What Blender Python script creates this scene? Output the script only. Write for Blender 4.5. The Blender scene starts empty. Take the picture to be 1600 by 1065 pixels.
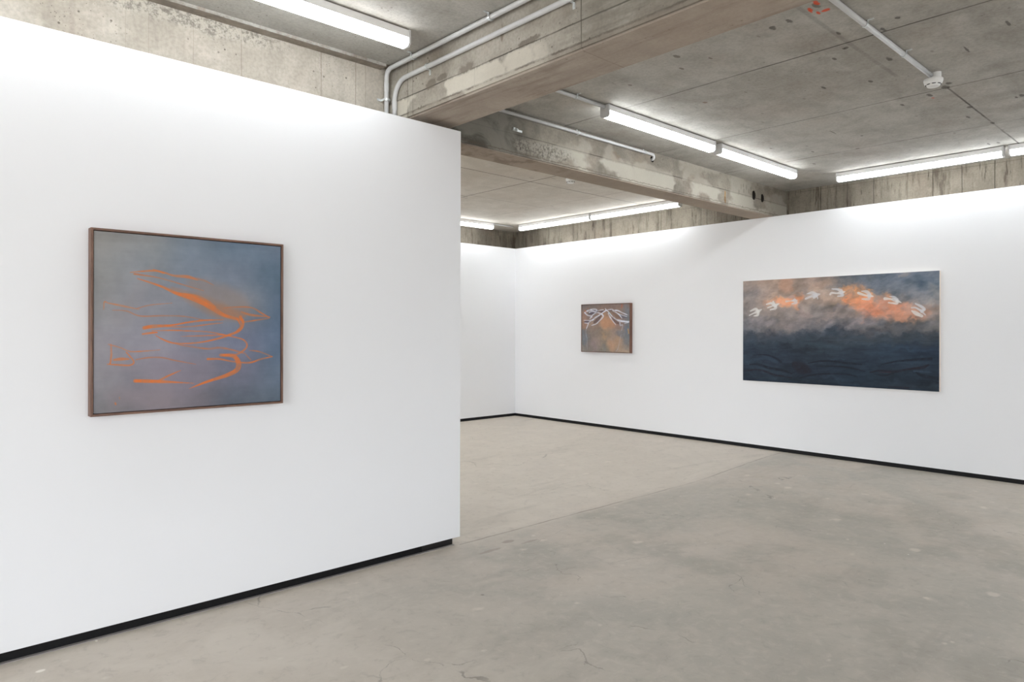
LAMP_STRENGTH = 11.3
EXPOSURE = 0.81
SKY = (0.885, 0.935, 1.0, 1)
GROUND = (0.5, 0.49, 0.47, 1)
SKY_STRENGTH = 4.7
GAIN_A = 1.12; GAIN_B = 1.12; GAIN_C = 0.9
PAINT_A = [
  ([(0.4437,0.6413,0.0617),(0.5436,0.6041,0.1153),(0.6473,0.5548,0.1175),(0.7116,0.5135,0.0757)],(142,122,112),0.55,1.0),
  ([(0.3475,0.6064,0.0202),(0.4635,0.5596,0.062),(0.5642,0.5102,0.0737),(0.6687,0.4697,0.0429)],(165,115,85),0.5,1.0),
  ([(0.5235,0.5197,0.0209),(0.6055,0.5005,0.053),(0.7116,0.4811,0.0324)],(165,112,82),0.5,1.0),
  ([(0.1564,0.681,0.0039),(0.2637,0.6953,0.0099),(0.3099,0.685,0.006)],(205,112,58),0.8,0.4),
  ([(0.2591,0.7019,0.004),(0.3099,0.689,0.008),(0.3569,0.6756,0.0101),(0.4241,0.6731,0.0164),(0.4732,0.6592,0.0052)],(205,112,58),0.8,0.4),
  ([(0.4241,0.6731,0.0123),(0.5031,0.6587,0.0104),(0.5537,0.636,0.0042)],(178,112,78),0.5,0.8),
  ([(0.174,0.6742,0.0098),(0.273,0.663,0.006),(0.338,0.6483,0.0071),(0.4242,0.6249,0.0061),(0.5032,0.6046,0.0031)],(178,112,78),0.75,0.6),
  ([(0.1873,0.6525,0.0039),(0.2547,0.6322,0.0089),(0.31,0.6128,0.012),(0.3665,0.5869,0.0162),(0.434,0.5689,0.0267),(0.5033,0.538,0.025),(0.554,0.51,0.0231),(0.6056,0.4793,0.0191),(0.6688,0.4611,0.015),(0.7095,0.453,0.013)],(205,112,58),0.9,0.4),
  ([(0.4049,0.5863,0.0082),(0.4635,0.572,0.0207),(0.5234,0.5459,0.0188),(0.5642,0.5207,0.0063)],(205,112,58),0.7,0.6),
  ([(0.6955,0.4701,0.0172),(0.7096,0.4324,0.0151),(0.6903,0.3968,0.0129),(0.6372,0.3732,0.0128),(0.5645,0.3503,0.0095),(0.4838,0.3342,0.0073),(0.4054,0.3289,0.0071),(0.3481,0.3336,0.0081),(0.3013,0.3521,0.006),(0.269,0.3742,0.003)],(205,112,58),0.9,0.35),
  ([(0.6773,0.4612,0.0107),(0.6967,0.4216,0.0097),(0.6721,0.3892,0.0064)],(205,112,58),0.8,0.4),
  ([(0.219,0.4089,0.0177),(0.2552,0.416,0.0179),(0.3479,0.4235,0.0091),(0.4246,0.4384,0.0082),(0.5035,0.4495,0.0094),(0.6056,0.4539,0.0042)],(205,112,58),0.9,0.35),
  ([(0.2919,0.4152,0.004),(0.4246,0.4158,0.0062),(0.5439,0.4311,0.0063),(0.6005,0.4369,0.0032)],(205,112,58),0.7,0.5),
  ([(0.2119,0.3783,0.0079),(0.2461,0.3832,0.0099),(0.2781,0.3862,0.006)],(205,112,58),0.9,0.35),
  ([(0.2552,0.3941,0.004),(0.348,0.3973,0.0061),(0.4246,0.3943,0.0062),(0.5238,0.3892,0.0063),(0.6058,0.3733,0.0085),(0.6583,0.3624,0.0064),(0.7119,0.346,0.0076),(0.7315,0.3187,0.0087),(0.7175,0.2918,0.0097),(0.6692,0.2658,0.0107),(0.606,0.2651,0.0085)],(205,112,58),0.85,0.4),
  ([(0.3909,0.3658,0.0031),(0.4837,0.3685,0.0062),(0.6058,0.3733,0.0053)],(205,112,58),0.75,0.4),
  ([(0.2736,0.3673,0.003),(0.3671,0.3283,0.0051),(0.4443,0.312,0.0082),(0.5239,0.3004,0.0094),(0.5852,0.3047,0.0106),(0.6479,0.293,0.0085),(0.7121,0.2735,0.0065)],(178,112,78),0.85,0.5),
  ([(0.6055,0.5164,0.0042),(0.6686,0.5233,0.0075),(0.7552,0.5221,0.0076),(0.8107,0.4938,0.0099),(0.8559,0.4702,0.0055)],(178,112,78),0.85,0.5),
  ([(0.7008,0.4971,0.0065),(0.7552,0.4818,0.0131),(0.8616,0.4725,0.0044)],(205,112,58),0.7,0.5),
  ([(0.8559,0.4658,0.0055),(0.7774,0.4527,0.0077),(0.7063,0.4411,0.0086)],(205,112,58),0.8,0.4),
  ([(0.5241,0.2461,0.0125),(0.5853,0.2445,0.0095),(0.6586,0.2286,0.0075),(0.7449,0.2207,0.0098),(0.8113,0.2385,0.0088),(0.8736,0.2502,0.0056)],(205,112,58),0.8,0.5),
  ([(0.7447,0.2881,0.0044),(0.8,0.2794,0.0077),(0.8736,0.2502,0.0056)],(205,112,58),0.7,0.5),
  ([(0.7175,0.2756,0.0043),(0.7361,0.2535,0.0065),(0.7536,0.2356,0.0054)],(178,112,78),0.8,0.5),
  ([(0.5905,0.2655,0.0148),(0.6586,0.2586,0.0214),(0.6853,0.2224,0.028),(0.6779,0.1851,0.0258),(0.6272,0.1582,0.0213),(0.565,0.1398,0.0158),(0.5042,0.1217,0.0125),(0.4301,0.0947,0.0021)],(205,112,58),0.9,0.3),
  ([(0.1794,0.1477,0.0176),(0.2832,0.1398,0.017),(0.3675,0.1316,0.0081),(0.4546,0.1222,0.0021)],(205,112,58),0.95,0.3),
  ([(0.2851,0.1427,0.01),(0.3296,0.1657,0.0091),(0.3884,0.1907,0.0041)],(205,112,58),0.9,0.4),
  ([(0.0727,0.3289,0.0048),(0.0744,0.2791,0.0077),(0.0695,0.2333,0.0067)],(205,112,58),0.85,0.35),
  ([(0.0585,0.2337,0.0057),(0.1138,0.2281,0.0087),(0.1555,0.2257,0.0078),(0.1722,0.2437,0.0078),(0.1397,0.2893,0.0058)],(205,112,58),0.85,0.35),
  ([(0.0864,0.2539,0.0096),(0.1181,0.2569,0.0154),(0.1502,0.256,0.0068)],(205,112,58),0.8,0.4),
  ([(0.0625,0.329,0.0048),(0.1137,0.312,0.0048),(0.1571,0.2928,0.0058),(0.2192,0.2936,0.0059),(0.2921,0.2982,0.003)],(205,112,58),0.75,0.45),
  ([(0.1819,0.2523,0.0049),(0.2373,0.2606,0.0069),(0.3015,0.259,0.007),(0.3673,0.2422,0.0061),(0.4642,0.2208,0.0031)],(178,112,78),0.85,0.5),
  ([(0.0412,0.4965,0.0038),(0.0445,0.5328,0.0057),(0.0621,0.5276,0.0048),(0.1133,0.5174,0.0087),(0.1965,0.5,0.0039)],(205,112,58),0.65,0.5),
  ([(0.1831,0.5036,0.0039),(0.2459,0.5229,0.0059),(0.3477,0.5357,0.003)],(178,112,78),0.8,0.5),
  ([(0.0791,0.4936,0.0029),(0.1393,0.491,0.0058),(0.201,0.4677,0.0069),(0.301,0.4703,0.007),(0.4051,0.4688,0.0061),(0.5035,0.4527,0.0031)],(178,112,78),0.75,0.5),
  ([(0.0919,0.0444,0.0077),(0.0945,0.0365,0.0058)],(205,112,58),0.9,0.3),
  ([(0.1099,0.0711,0.0039),(0.1116,0.0613,0.0029)],(205,112,58),0.6,0.5),
]
PAINT_B = [
  ([(0.0301,0.7073,0.0684),(0.4987,0.707,0.0662),(0.9118,0.7128,0.0643)],(128,112,108),0.6,1),
  ([(0.8582,0.6873,0.0645),(0.9121,0.6324,0.1179),(0.8989,0.5469,0.0965)],(120,122,128),0.7,1),
  ([(0.428,0.5314,0.1331),(0.4994,0.4753,0.1765),(0.6399,0.4413,0.1311)],(186,140,108),0.75,1),
  ([(0.0457,0.559,0.0911),(0.0612,0.3996,0.1137)],(160,122,104),0.6,1),
  ([(0.0314,0.2857,0.0797),(0.0467,0.1948,0.1024),(0.062,0.1267,0.0682)],(112,118,126),0.75,1),
  ([(0.7507,0.2672,0.0867),(0.8595,0.2248,0.1183),(0.9133,0.1824,0.0857)],(112,116,122),0.75,1),
  ([(0.8591,0.3754,0.086),(0.913,0.311,0.0857)],(108,116,132),0.7,1),
  ([(0.5568,0.1562,0.1209),(0.613,0.0913,0.1313)],(182,144,118),0.75,1),
  ([(0.2406,0.1069,0.1123),(0.2701,0.0514,0.0897)],(142,126,126),0.7,1),
  ([(0.4436,0.0882,0.0554),(0.4722,0.0555,0.0663)],(118,118,118),0.6,1),
  ([(0.443,0.2765,0.0554),(0.4716,0.2434,0.0553)],(180,142,110),0.5,1),
  ([(0.284,0.2868,0.1008),(0.3854,0.354,0.1001)],(128,118,110),0.6,1),
  ([(0.7786,0.0618,0.0649),(0.8869,0.0426,0.0537)],(170,148,130),0.7,1),
  ([(0.1504,0.597,0.0396),(0.2391,0.618,0.0618),(0.3267,0.6387,0.0335)],(84,78,92),0.85,0.5),
  ([(0.2543,0.455,0.0337),(0.3271,0.4992,0.0614),(0.392,0.5652,0.0389)],(98,82,82),0.85,0.5),
  ([(0.6257,0.5289,0.0273),(0.6675,0.4848,0.0654),(0.7365,0.4407,0.0326)],(95,80,82),0.85,0.5),
  ([(0.6394,0.6052,0.0437),(0.7225,0.5603,0.076),(0.7773,0.527,0.0325)],(120,95,85),0.8,0.5),
  ([(0.7636,0.5596,0.0325),(0.8316,0.5371,0.0431),(0.899,0.5308,0.0215)],(92,90,105),0.85,0.5),
  ([(0.061,0.4655,0.0284),(0.1359,0.4729,0.0339),(0.1805,0.4894,0.0135)],(84,78,92),0.8,0.5),
  ([(0.3846,0.6209,0.0278),(0.442,0.6309,0.0222)],(84,78,92),0.8,0.5),
  ([(0.5695,0.6394,0.0274),(0.6254,0.6273,0.0273)],(110,95,95),0.8,0.5),
  ([(0.0576,0.6134,0.0205),(0.128,0.6427,0.0294),(0.2537,0.6626,0.0337),(0.3122,0.6469,0.0224),(0.2757,0.6229,0.0179),(0.2244,0.6329,0.0202),(0.1504,0.614,0.0136)],(205,208,220),0.92,0.3),
  ([(0.0606,0.6099,0.0182),(0.1207,0.5715,0.0204),(0.2098,0.551,0.0203),(0.1685,0.5211,0.0158)],(205,208,220),0.92,0.3),
  ([(0.1877,0.5513,0.0135),(0.2539,0.5897,0.0157),(0.3123,0.6111,0.0156),(0.3847,0.5931,0.0222),(0.4393,0.5589,0.0288),(0.4137,0.5205,0.0244),(0.3562,0.4766,0.0178),(0.2982,0.4346,0.0157),(0.2029,0.4104,0.0113)],(205,208,220),0.92,0.3),
  ([(0.0383,0.493,0.0091),(0.106,0.4901,0.0113),(0.21,0.4914,0.0225),(0.2833,0.5332,0.0246),(0.3559,0.5657,0.0223),(0.4206,0.6003,0.0177),(0.4989,0.6408,0.0177),(0.5555,0.6067,0.0176),(0.6117,0.551,0.0175),(0.6813,0.5064,0.0196),(0.7638,0.473,0.0238),(0.9326,0.463,0.0257)],(205,208,220),0.92,0.3),
  ([(0.0611,0.4507,0.0114),(0.1285,0.4469,0.0158),(0.1805,0.4804,0.018)],(205,208,220),0.9,0.3),
  ([(0.136,0.4389,0.0249),(0.0989,0.3654,0.0159)],(205,208,220),0.9,0.35),
  ([(0.0989,0.3654,0.0113),(0.084,0.3087,0.0102),(0.0917,0.2463,0.0113),(0.1113,0.1954,0.0091),(0.1071,0.1047,0.0079),(0.1148,0.0256,0.0057)],(180,185,200),0.55,0.5),
  ([(0.4818,0.6655,0.0177),(0.4989,0.6408,0.0199),(0.442,0.6143,0.0155),(0.3991,0.5873,0.0111)],(205,208,220),0.92,0.3),
  ([(0.3267,0.6387,0.0112),(0.3845,0.6487,0.0111),(0.4419,0.6531,0.0133)],(205,208,220),0.9,0.3),
  ([(0.5415,0.5905,0.0242),(0.5768,0.535,0.0219),(0.6259,0.4797,0.0175),(0.6884,0.4171,0.0131)],(205,208,220),0.92,0.3),
  ([(0.5555,0.6067,0.0176),(0.5977,0.5621,0.0131)],(170,200,205),0.7,0.4),
  ([(0.5272,0.6513,0.0132),(0.6254,0.6547,0.0131),(0.6394,0.627,0.0131),(0.6948,0.6042,0.0152),(0.7636,0.5596,0.0173),(0.8046,0.5137,0.013)],(205,208,220),0.92,0.3),
  ([(0.6254,0.6383,0.0175),(0.7223,0.6341,0.0217),(0.8043,0.6022,0.0194),(0.9056,0.5661,0.0107)],(205,208,220),0.92,0.3),
  ([(0.681,0.6132,0.0087),(0.7772,0.5724,0.0108),(0.8989,0.5383,0.0107)],(205,208,220),0.85,0.3),
  ([(0.7227,0.4929,0.0195),(0.8183,0.4747,0.0259),(0.9326,0.4587,0.0193)],(205,208,220),0.92,0.3),
  ([(0.7639,0.4514,0.0217),(0.7777,0.408,0.0216),(0.8184,0.4132,0.0129),(0.7983,0.3269,0.0065)],(180,185,200),0.85,0.4),
  ([(0.8589,0.4399,0.0151),(0.9259,0.4502,0.0107)],(205,208,220),0.8,0.4),
  ([(0.789,0.2674,0.0065),(0.7646,0.1806,0.0065),(0.7308,0.0608,0.0087),(0.6896,0.011,0.0087)],(180,185,200),0.6,0.5),
  ([(0.9195,0.3538,0.015),(0.9331,0.2897,0.0171)],(225,160,60),0.8,0.4),
  ([(0.804,0.721,0.0281),(0.7973,0.678,0.0216)],(200,95,70),0.6,0.6),
  ([(0.0605,0.6497,0.0227),(0.0906,0.6264,0.0227)],(200,110,75),0.6,0.6),
  ([(0.1204,0.6825,0.0181),(0.1354,0.6652,0.0113)],(190,110,75),0.5,0.6),
]
PAINT_C = [
  ([(0.0253,1.2446,0.1982),(0.5645,1.2529,0.1894),(1.0738,1.2515,0.1481)],(160,138,126),0.55,1),
  ([(0.0451,1.0637,0.2879),(0.1986,0.9698,0.2487),(0.3112,0.8613,0.1583)],(136,130,130),0.5,1),
  ([(0.4761,0.7544,0.2082),(0.6537,0.7872,0.2221),(0.9101,0.8178,0.2004),(1.2347,0.8132,0.1784)],(150,138,134),0.55,1),
  ([(0.0652,0.7577,0.1437),(0.1991,0.7389,0.1421),(0.44,0.7199,0.1044)],(128,128,136),0.5,1),
  ([(0.5289,1.2116,0.1382),(0.6176,1.2159,0.12)],(205,150,122),0.55,1),
  ([(0.9093,1.1685,0.1002),(1.1063,1.1923,0.082)],(184,152,132),0.5,1),
  ([(0.5026,0.9879,0.0865),(0.6357,0.9927,0.1369),(0.7742,1.0394,0.1014)],(238,152,108),0.85,0.8),
  ([(0.3295,0.9664,0.0703),(0.4575,0.9978,0.0695)],(214,150,116),0.5,0.9),
  ([(1.2811,1.1193,0.113),(1.4199,1.1214,0.1275),(1.4806,1.0475,0.1426)],(226,158,112),0.85,0.7),
  ([(1.3281,0.9727,0.1447),(1.4354,0.9537,0.1591),(1.5108,0.9516,0.1106)],(240,152,108),0.85,0.7),
  ([(1.481,0.8732,0.1743),(1.6875,0.8846,0.202),(1.8584,0.8657,0.1834),(1.9555,0.8334,0.1211)],(222,144,112),0.85,0.7),
  ([(1.7161,1.0079,0.0775),(1.8018,0.9743,0.0922)],(238,160,112),0.7,0.8),
  ([(1.4811,0.8098,0.0792),(1.6294,0.8546,0.0937)],(222,140,108),0.6,0.8),
  ([(1.8023,0.7746,0.0922),(1.9693,0.7954,0.0907),(2.1044,0.8086,0.0597)],(206,146,118),0.7,0.9),
  ([(1.9555,0.8486,0.1211),(2.1309,0.8454,0.1636),(2.2098,0.8734,0.1181)],(160,134,122),0.6,1),
  ([(1.4501,1.2075,0.1271),(1.6869,1.1954,0.1709),(1.9685,1.2112,0.1512),(2.2222,1.2269,0.1327)],(104,114,128),0.85,0.8),
  ([(1.6143,1.0896,0.0939),(1.8298,1.0961,0.1379),(2.0368,1.0723,0.1201),(2.2095,1.0653,0.0886)],(112,118,128),0.8,0.8),
  ([(2.1437,1.1125,0.0891),(2.2095,1.0358,0.059)],(142,142,142),0.6,1),
  ([(1.8295,1.2417,0.0307),(1.9133,1.2446,0.0304)],(165,150,138),0.5,1),
  ([(1.1711,0.912,0.0489),(1.2659,0.9098,0.0485)],(118,112,122),0.6,0.9),
  ([(1.3902,0.7312,0.0959),(1.5411,0.7459,0.0945),(1.6879,0.7137,0.0777)],(110,112,122),0.6,1),
  ([(1.8307,0.6823,0.0919),(1.9695,0.6972,0.0756),(2.2102,0.7111,0.0738)],(96,98,104),0.7,1),
  ([(0.7402,0.9049,0.0339),(0.8428,0.8355,0.084)],(165,142,138),0.5,0.8),
  ([(0.9767,0.7504,0.0266),(1.0748,0.799,0.0395),(1.1712,0.863,0.0261)],(168,148,140),0.5,0.7),
  ([(1.2664,0.6511,0.0259),(1.3901,0.7471,0.0447),(1.4811,0.8256,0.0254)],(148,140,142),0.5,0.7),
  ([(0.0263,0.1169,0.0128),(0.1626,0.1436,0.0221),(0.2959,0.1291,0.025),(0.4264,0.0887,0.0247),(0.6478,0.0648,0.0121)],(32,28,38),0.8,0.5),
  ([(0.0946,0.2073,0.019),(0.2128,0.2118,0.0314),(0.3614,0.1709,0.0341),(0.538,0.1477,0.0275),(0.6477,0.1147,0.0121)],(22,28,40),0.8,0.5),
  ([(0.1453,0.3277,0.0095),(0.2954,0.3366,0.0156),(0.4259,0.3047,0.0247),(0.506,0.2535,0.0306)],(22,28,40),0.7,0.6),
  ([(0.6783,0.2294,0.0755),(0.7702,0.188,0.1348),(0.8457,0.1614,0.0744)],(32,28,38),0.75,0.7),
  ([(0.8455,0.2506,0.0119),(0.9786,0.2775,0.0206),(1.123,0.2825,0.0232),(1.3051,0.2674,0.0257),(1.4546,0.2588,0.0113)],(22,28,40),0.8,0.5),
  ([(0.9494,0.2176,0.0088),(1.1798,0.2268,0.0173),(1.3464,0.2121,0.0199),(1.4948,0.1791,0.0084)],(22,28,40),0.8,0.5),
  ([(0.7401,0.0666,0.012),(0.8905,0.1115,0.0207),(1.0947,0.1361,0.0233),(1.3054,0.1362,0.02),(1.4146,0.1161,0.0085)],(22,28,40),0.8,0.5),
  ([(1.5478,0.1717,0.0112),(1.652,0.1973,0.0193),(1.7921,0.1899,0.0272),(1.9283,0.223,0.0215),(2.073,0.2491,0.0318),(2.132,0.2779,0.0184)],(32,28,38),0.85,0.5),
  ([(1.5871,0.1555,0.0083),(1.7034,0.1473,0.0192),(1.7921,0.1735,0.0136)],(22,28,40),0.8,0.5),
  ([(1.6647,0.2668,0.0083),(1.8044,0.302,0.019),(1.9525,0.3246,0.0241),(2.1553,0.3445,0.0342)],(22,28,40),0.85,0.5),
  ([(2.0133,0.1934,0.0133),(2.0731,0.163,0.0344),(2.2254,0.138,0.0391)],(22,28,40),0.7,0.6),
  ([(1.9892,0.2056,0.0107),(2.0731,0.2054,0.0185),(2.1614,0.2029,0.0105)],(62,80,100),0.8,0.5),
  ([(1.6391,0.176,0.0111),(1.7606,0.183,0.0164)],(58,48,60),0.7,0.5),
  ([(1.7419,0.0233,0.0192),(1.941,0.0222,0.0215)],(32,28,38),0.7,0.6),
  ([(0.1623,0.273,0.0316),(0.3284,0.2939,0.0467),(0.4582,0.2441,0.0308)],(58,76,98),0.35,0.9),
  ([(1.008,0.1833,0.0293),(1.236,0.1859,0.0287)],(52,70,90),0.3,0.9),
  ([(0.0859,0.8344,0.0098),(0.1489,0.8621,0.0147),(0.2009,0.8815,0.0292),(0.2525,0.9072,0.0081)],(238,235,233),0.95,0.25),
  ([(0.2052,0.8855,0.0276),(0.1705,0.9122,0.0244),(0.1007,0.8891,0.0115)],(238,235,233),0.95,0.25),
  ([(0.2079,0.8692,0.0243),(0.1967,0.8369,0.0227),(0.149,0.8254,0.0098)],(238,235,233),0.95,0.25),
  ([(0.3162,0.9702,0.0096),(0.3794,0.9821,0.0224),(0.4296,0.9489,0.0318)],(238,235,233),0.95,0.25),
  ([(0.3332,0.9272,0.0112),(0.3962,0.9473,0.0128),(0.4378,0.9567,0.0239),(0.4833,0.9753,0.0079)],(238,235,233),0.95,0.25),
  ([(0.4379,0.9447,0.027),(0.4338,0.917,0.0207),(0.367,0.9,0.0096)],(238,235,233),0.95,0.25),
  ([(0.4045,1.0014,0.016),(0.4212,0.969,0.0207)],(238,235,233),0.95,0.25),
  ([(0.5892,1.0431,0.0063),(0.6495,1.0528,0.0312),(0.6815,1.0284,0.0156)],(205,170,160),0.95,0.25),
  ([(0.5731,1.0004,0.0173),(0.6175,1.003,0.0078),(0.6656,1.0055,0.0187)],(224,223,227),0.95,0.25),
  ([(0.6775,1.0129,0.0265),(0.6974,0.9812,0.0233),(0.6457,0.967,0.0094)],(224,223,227),0.95,0.25),
  ([(0.6894,1.0126,0.0078),(0.7172,1.0078,0.0047)],(224,223,227),0.95,0.25),
  ([(0.8266,1.0814,0.0062),(0.8921,1.0927,0.026),(0.9304,1.0737,0.0305)],(224,223,227),0.95,0.25),
  ([(0.8151,1.0241,0.0169),(0.8769,1.0489,0.0184),(0.938,1.0658,0.0305),(0.9849,1.074,0.0076)],(224,223,227),0.95,0.25),
  ([(0.938,1.0582,0.0305),(0.9152,1.0361,0.0229)],(224,223,227),0.95,0.25),
  ([(0.9494,1.0578,0.0106),(0.9594,1.0172,0.0076)],(224,223,227),0.95,0.25),
  ([(1.1051,1.0659,0.0152),(1.1216,1.0821,0.0168),(1.1833,1.0756,0.0134),(1.2281,1.0822,0.0284),(1.2709,1.0905,0.0066)],(238,235,233),0.95,0.25),
  ([(1.1256,1.1283,0.0101),(1.1873,1.1215,0.0184),(1.2281,1.1031,0.0284)],(224,223,227),0.95,0.25),
  ([(1.2322,1.0737,0.0284),(1.2444,1.0482,0.02),(1.1916,1.0418,0.0117)],(224,223,227),0.95,0.25),
  ([(1.4194,1.0707,0.0197),(1.439,1.0618,0.0213),(1.5011,1.0391,0.0146),(1.5395,1.0337,0.0227),(1.5761,1.0267,0.0097)],(238,235,233),0.95,0.25),
  ([(1.4545,1.0898,0.0082),(1.5087,1.0795,0.0244),(1.541,1.0498,0.0243)],(224,223,227),0.95,0.25),
  ([(1.5357,1.0257,0.0227),(1.5281,0.9976,0.0195),(1.4586,1.0014,0.0082)],(224,223,227),0.95,0.25),
  ([(1.7016,0.9961,0.0239),(1.757,0.9903,0.0143),(1.8081,0.9768,0.0269),(1.8646,0.9492,0.0063)],(238,235,233),0.95,0.25),
  ([(1.7459,1.0224,0.0048),(1.7935,1.0089,0.019),(1.8263,0.9802,0.0205)],(224,223,227),0.95,0.25),
  ([(1.8227,0.9646,0.0221),(1.8191,0.941,0.0189),(1.7387,0.9511,0.0095)],(238,235,233),0.95,0.25),
  ([(1.9693,0.8903,0.0109),(2.0079,0.8894,0.0124),(2.0567,0.8613,0.0154),(2.0911,0.8683,0.0138)],(224,223,227),0.95,0.25),
  ([(2.0078,0.932,0.0108),(2.0635,0.8997,0.0216),(2.0911,0.8683,0.02),(2.0636,0.8419,0.0154)],(224,223,227),0.95,0.25),
  ([(2.0567,0.8575,0.0185),(2.1016,0.8106,0.0077)],(224,223,227),0.95,0.25),
  ([(1.9694,0.8576,0.0078),(2.015,0.8273,0.031),(2.0672,0.7995,0.0216)],(238,235,233),0.95,0.25),
]
CEIL_BLOBS = [
  ((3.896,1.864),0.055,0.03,(52,46,42)),
  ((3.92,1.97),0.055,0.03,(52,46,42)),
  ((3.823,1.673),0.06,0.03,(80,76,66)),
  ((4.937,1.672),0.07,0.03,(52,46,42)),
  ((5.794,1.581),0.07,0.04,(48,42,34)),
  ((5.721,1.541),0.05,0.03,(52,46,42)),
  ((5.913,1.717),0.07,0.025,(52,46,42)),
  ((5.996,1.719),0.035,0.015,(200,90,70)),
  ((5.116,1.278),0.1,0.012,(52,46,42)),
  ((6.449,1.588),0.05,0.03,(52,46,42)),
  ((6.75,1.672),0.06,0.02,(52,46,42)),
  ((7.877,1.703),0.07,0.02,(52,46,42)),
  ((7.864,1.777),0.07,0.02,(52,46,42)),
  ((4.66,1.916),0.04,0.02,(52,46,42)),
  ((4.534,1.792),0.03,0.03,(52,46,42)),
  ((4.532,1.807),0.03,0.02,(52,46,42)),
  ((7.117,2.701),0.02,0.03,(52,46,42)),
  ((5.154,2.197),0.06,0.02,(52,46,42)),
  ((4.316,1.418),0.03,0.02,(52,46,42)),
  ((6.382,2.633),0.12,0.008,(52,46,42)),
  ((6.426,1.239),0.06,0.03,(52,46,42)),
  ((6.446,1.279),0.04,0.015,(52,46,42)),
  ((4.417,1.531),0.05,0.02,(52,46,42)),
  ((4.276,1.735),0.05,0.015,(52,46,42)),
  ((5.267,1.912),0.04,0.02,(52,46,42)),
  ((4.857,1.005),0.07,0.015,(52,46,42)),
  ((6.005,1.938),0.05,0.02,(52,46,42)),
  ((7.09,1.575),0.05,0.025,(52,46,42)),
  ((3.859,2.603),0.05,0.025,(90,78,68)),
  ((4.064,2.7),0.04,0.02,(96,84,74)),
  ((4.05,2.469),0.03,0.015,(100,86,78)),
  ((4.065,3.139),0.03,0.02,(100,84,74)),
  ((4.805,2.974),0.04,0.03,(120,96,84)),
  ((3.65,2.059),0.04,0.04,(100,80,66)),
  ((5.888,7.341),0.1,0.03,(52,46,42)),
  ((5.83,6.006),0.08,0.02,(52,46,42)),
  ((5.688,5.85),0.06,0.02,(52,46,42)),
  ((7.013,7.974),0.07,0.02,(52,46,42)),
  ((6.389,7.388),0.06,0.015,(52,46,42)),
  ((5.583,6.921),0.06,0.015,(52,46,42)),
  ((5.906,5.692),0.06,0.02,(52,46,42)),
  ((7.196,6.973),0.06,0.02,(52,46,42)),
  ((6.496,3.282),0.03,0.02,(52,46,42)),
  ((6.917,3.056),0.04,0.02,(52,46,42)),
  ((6.68,2.496),0.03,0.02,(52,46,42)),
  ((7.431,3.268),0.04,0.02,(52,46,42)),
]
CEIL_ORANGE = [
  ((3.916,1.66),0.02,0.03,(226,82,40)),
  ((3.786,1.657),0.05,0.016,(226,82,40)),
  ((3.845,1.715),0.04,0.012,(226,82,40)),
  ((3.915,1.702),0.03,0.01,(226,82,40)),
  ((3.871,1.723),0.03,0.008,(226,82,40)),
]
import bpy, bmesh, math, random
import numpy as np
from mathutils import Vector, Matrix

random.seed(7)
scn = bpy.context.scene
COL = scn.collection

# ------------------------------------------------------------------ helpers
def lin1(c):
    c /= 255.0
    return c / 12.92 if c <= 0.04045 else ((c + 0.055) / 1.055) ** 2.4

def srgb(r, g, b, k=1.0):
    return (lin1(r) * k, lin1(g) * k, lin1(b) * k, 1.0)

def link(name, bm, mat, parent=None, smooth=False, kind=None):
    me = bpy.data.meshes.new(name)
    bmesh.ops.recalc_face_normals(bm, faces=bm.faces[:])
    bm.to_mesh(me)
    bm.free()
    me.materials.append(mat)
    if smooth:
        for p in me.polygons:
            p.use_smooth = True
    o = bpy.data.objects.new(name, me)
    COL.objects.link(o)
    if parent:
        o.parent = parent
    if kind:
        o['kind'] = kind
    return o

def structure(name, bm, mat, label=None):
    o = link(name, bm, mat, kind='structure')
    if label:
        o['label'] = label
    return o

def thing(name, label, cat, loc, group=None, rotz=0.0):
    o = bpy.data.objects.new(name, None)
    o.empty_display_size = 0.1
    COL.objects.link(o)
    o.location = loc
    o.rotation_euler = (0, 0, rotz)
    o['label'] = label
    o['category'] = cat
    if group:
        o['group'] = group
    return o

def box(bm, x0, x1, y0, y1, z0, z1, bevel=0.0, seg=1):
    vs = [bm.verts.new((x, y, z)) for x in (x0, x1) for y in (y0, y1) for z in (z0, z1)]
    fs = [(0, 1, 3, 2), (4, 6, 7, 5), (0, 4, 5, 1), (2, 3, 7, 6), (0, 2, 6, 4), (1, 5, 7, 3)]
    faces = [bm.faces.new([vs[i] for i in f]) for f in fs]
    if bevel:
        es = list({e for f in faces for e in f.edges})
        bmesh.ops.bevel(bm, geom=es, offset=bevel, segments=seg, affect='EDGES', profile=0.5)
    return bm

def mbox(*a, **k):
    return box(bmesh.new(), *a, **k)

def fillet(pts, rad, n=8):
    pts = [Vector(p) for p in pts]
    out = [pts[0]]
    for i in range(1, len(pts) - 1):
        a, b, c = pts[i - 1], pts[i], pts[i + 1]
        d1 = (a - b).normalized(); d2 = (c - b).normalized()
        ang = d1.angle(d2)
        t = rad / math.tan(ang / 2)
        p1 = b + d1 * t; p2 = b + d2 * t
        cen = b + (d1 + d2).normalized() * (rad / math.sin(ang / 2))
        v1 = p1 - cen; v2 = p2 - cen
        tot = v1.angle(v2); ax = v1.cross(v2).normalized()
        for k in range(n + 1):
            out.append(cen + Matrix.Rotation(tot * k / n, 3, ax) @ v1)
    out.append(pts[-1])
    return out

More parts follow.
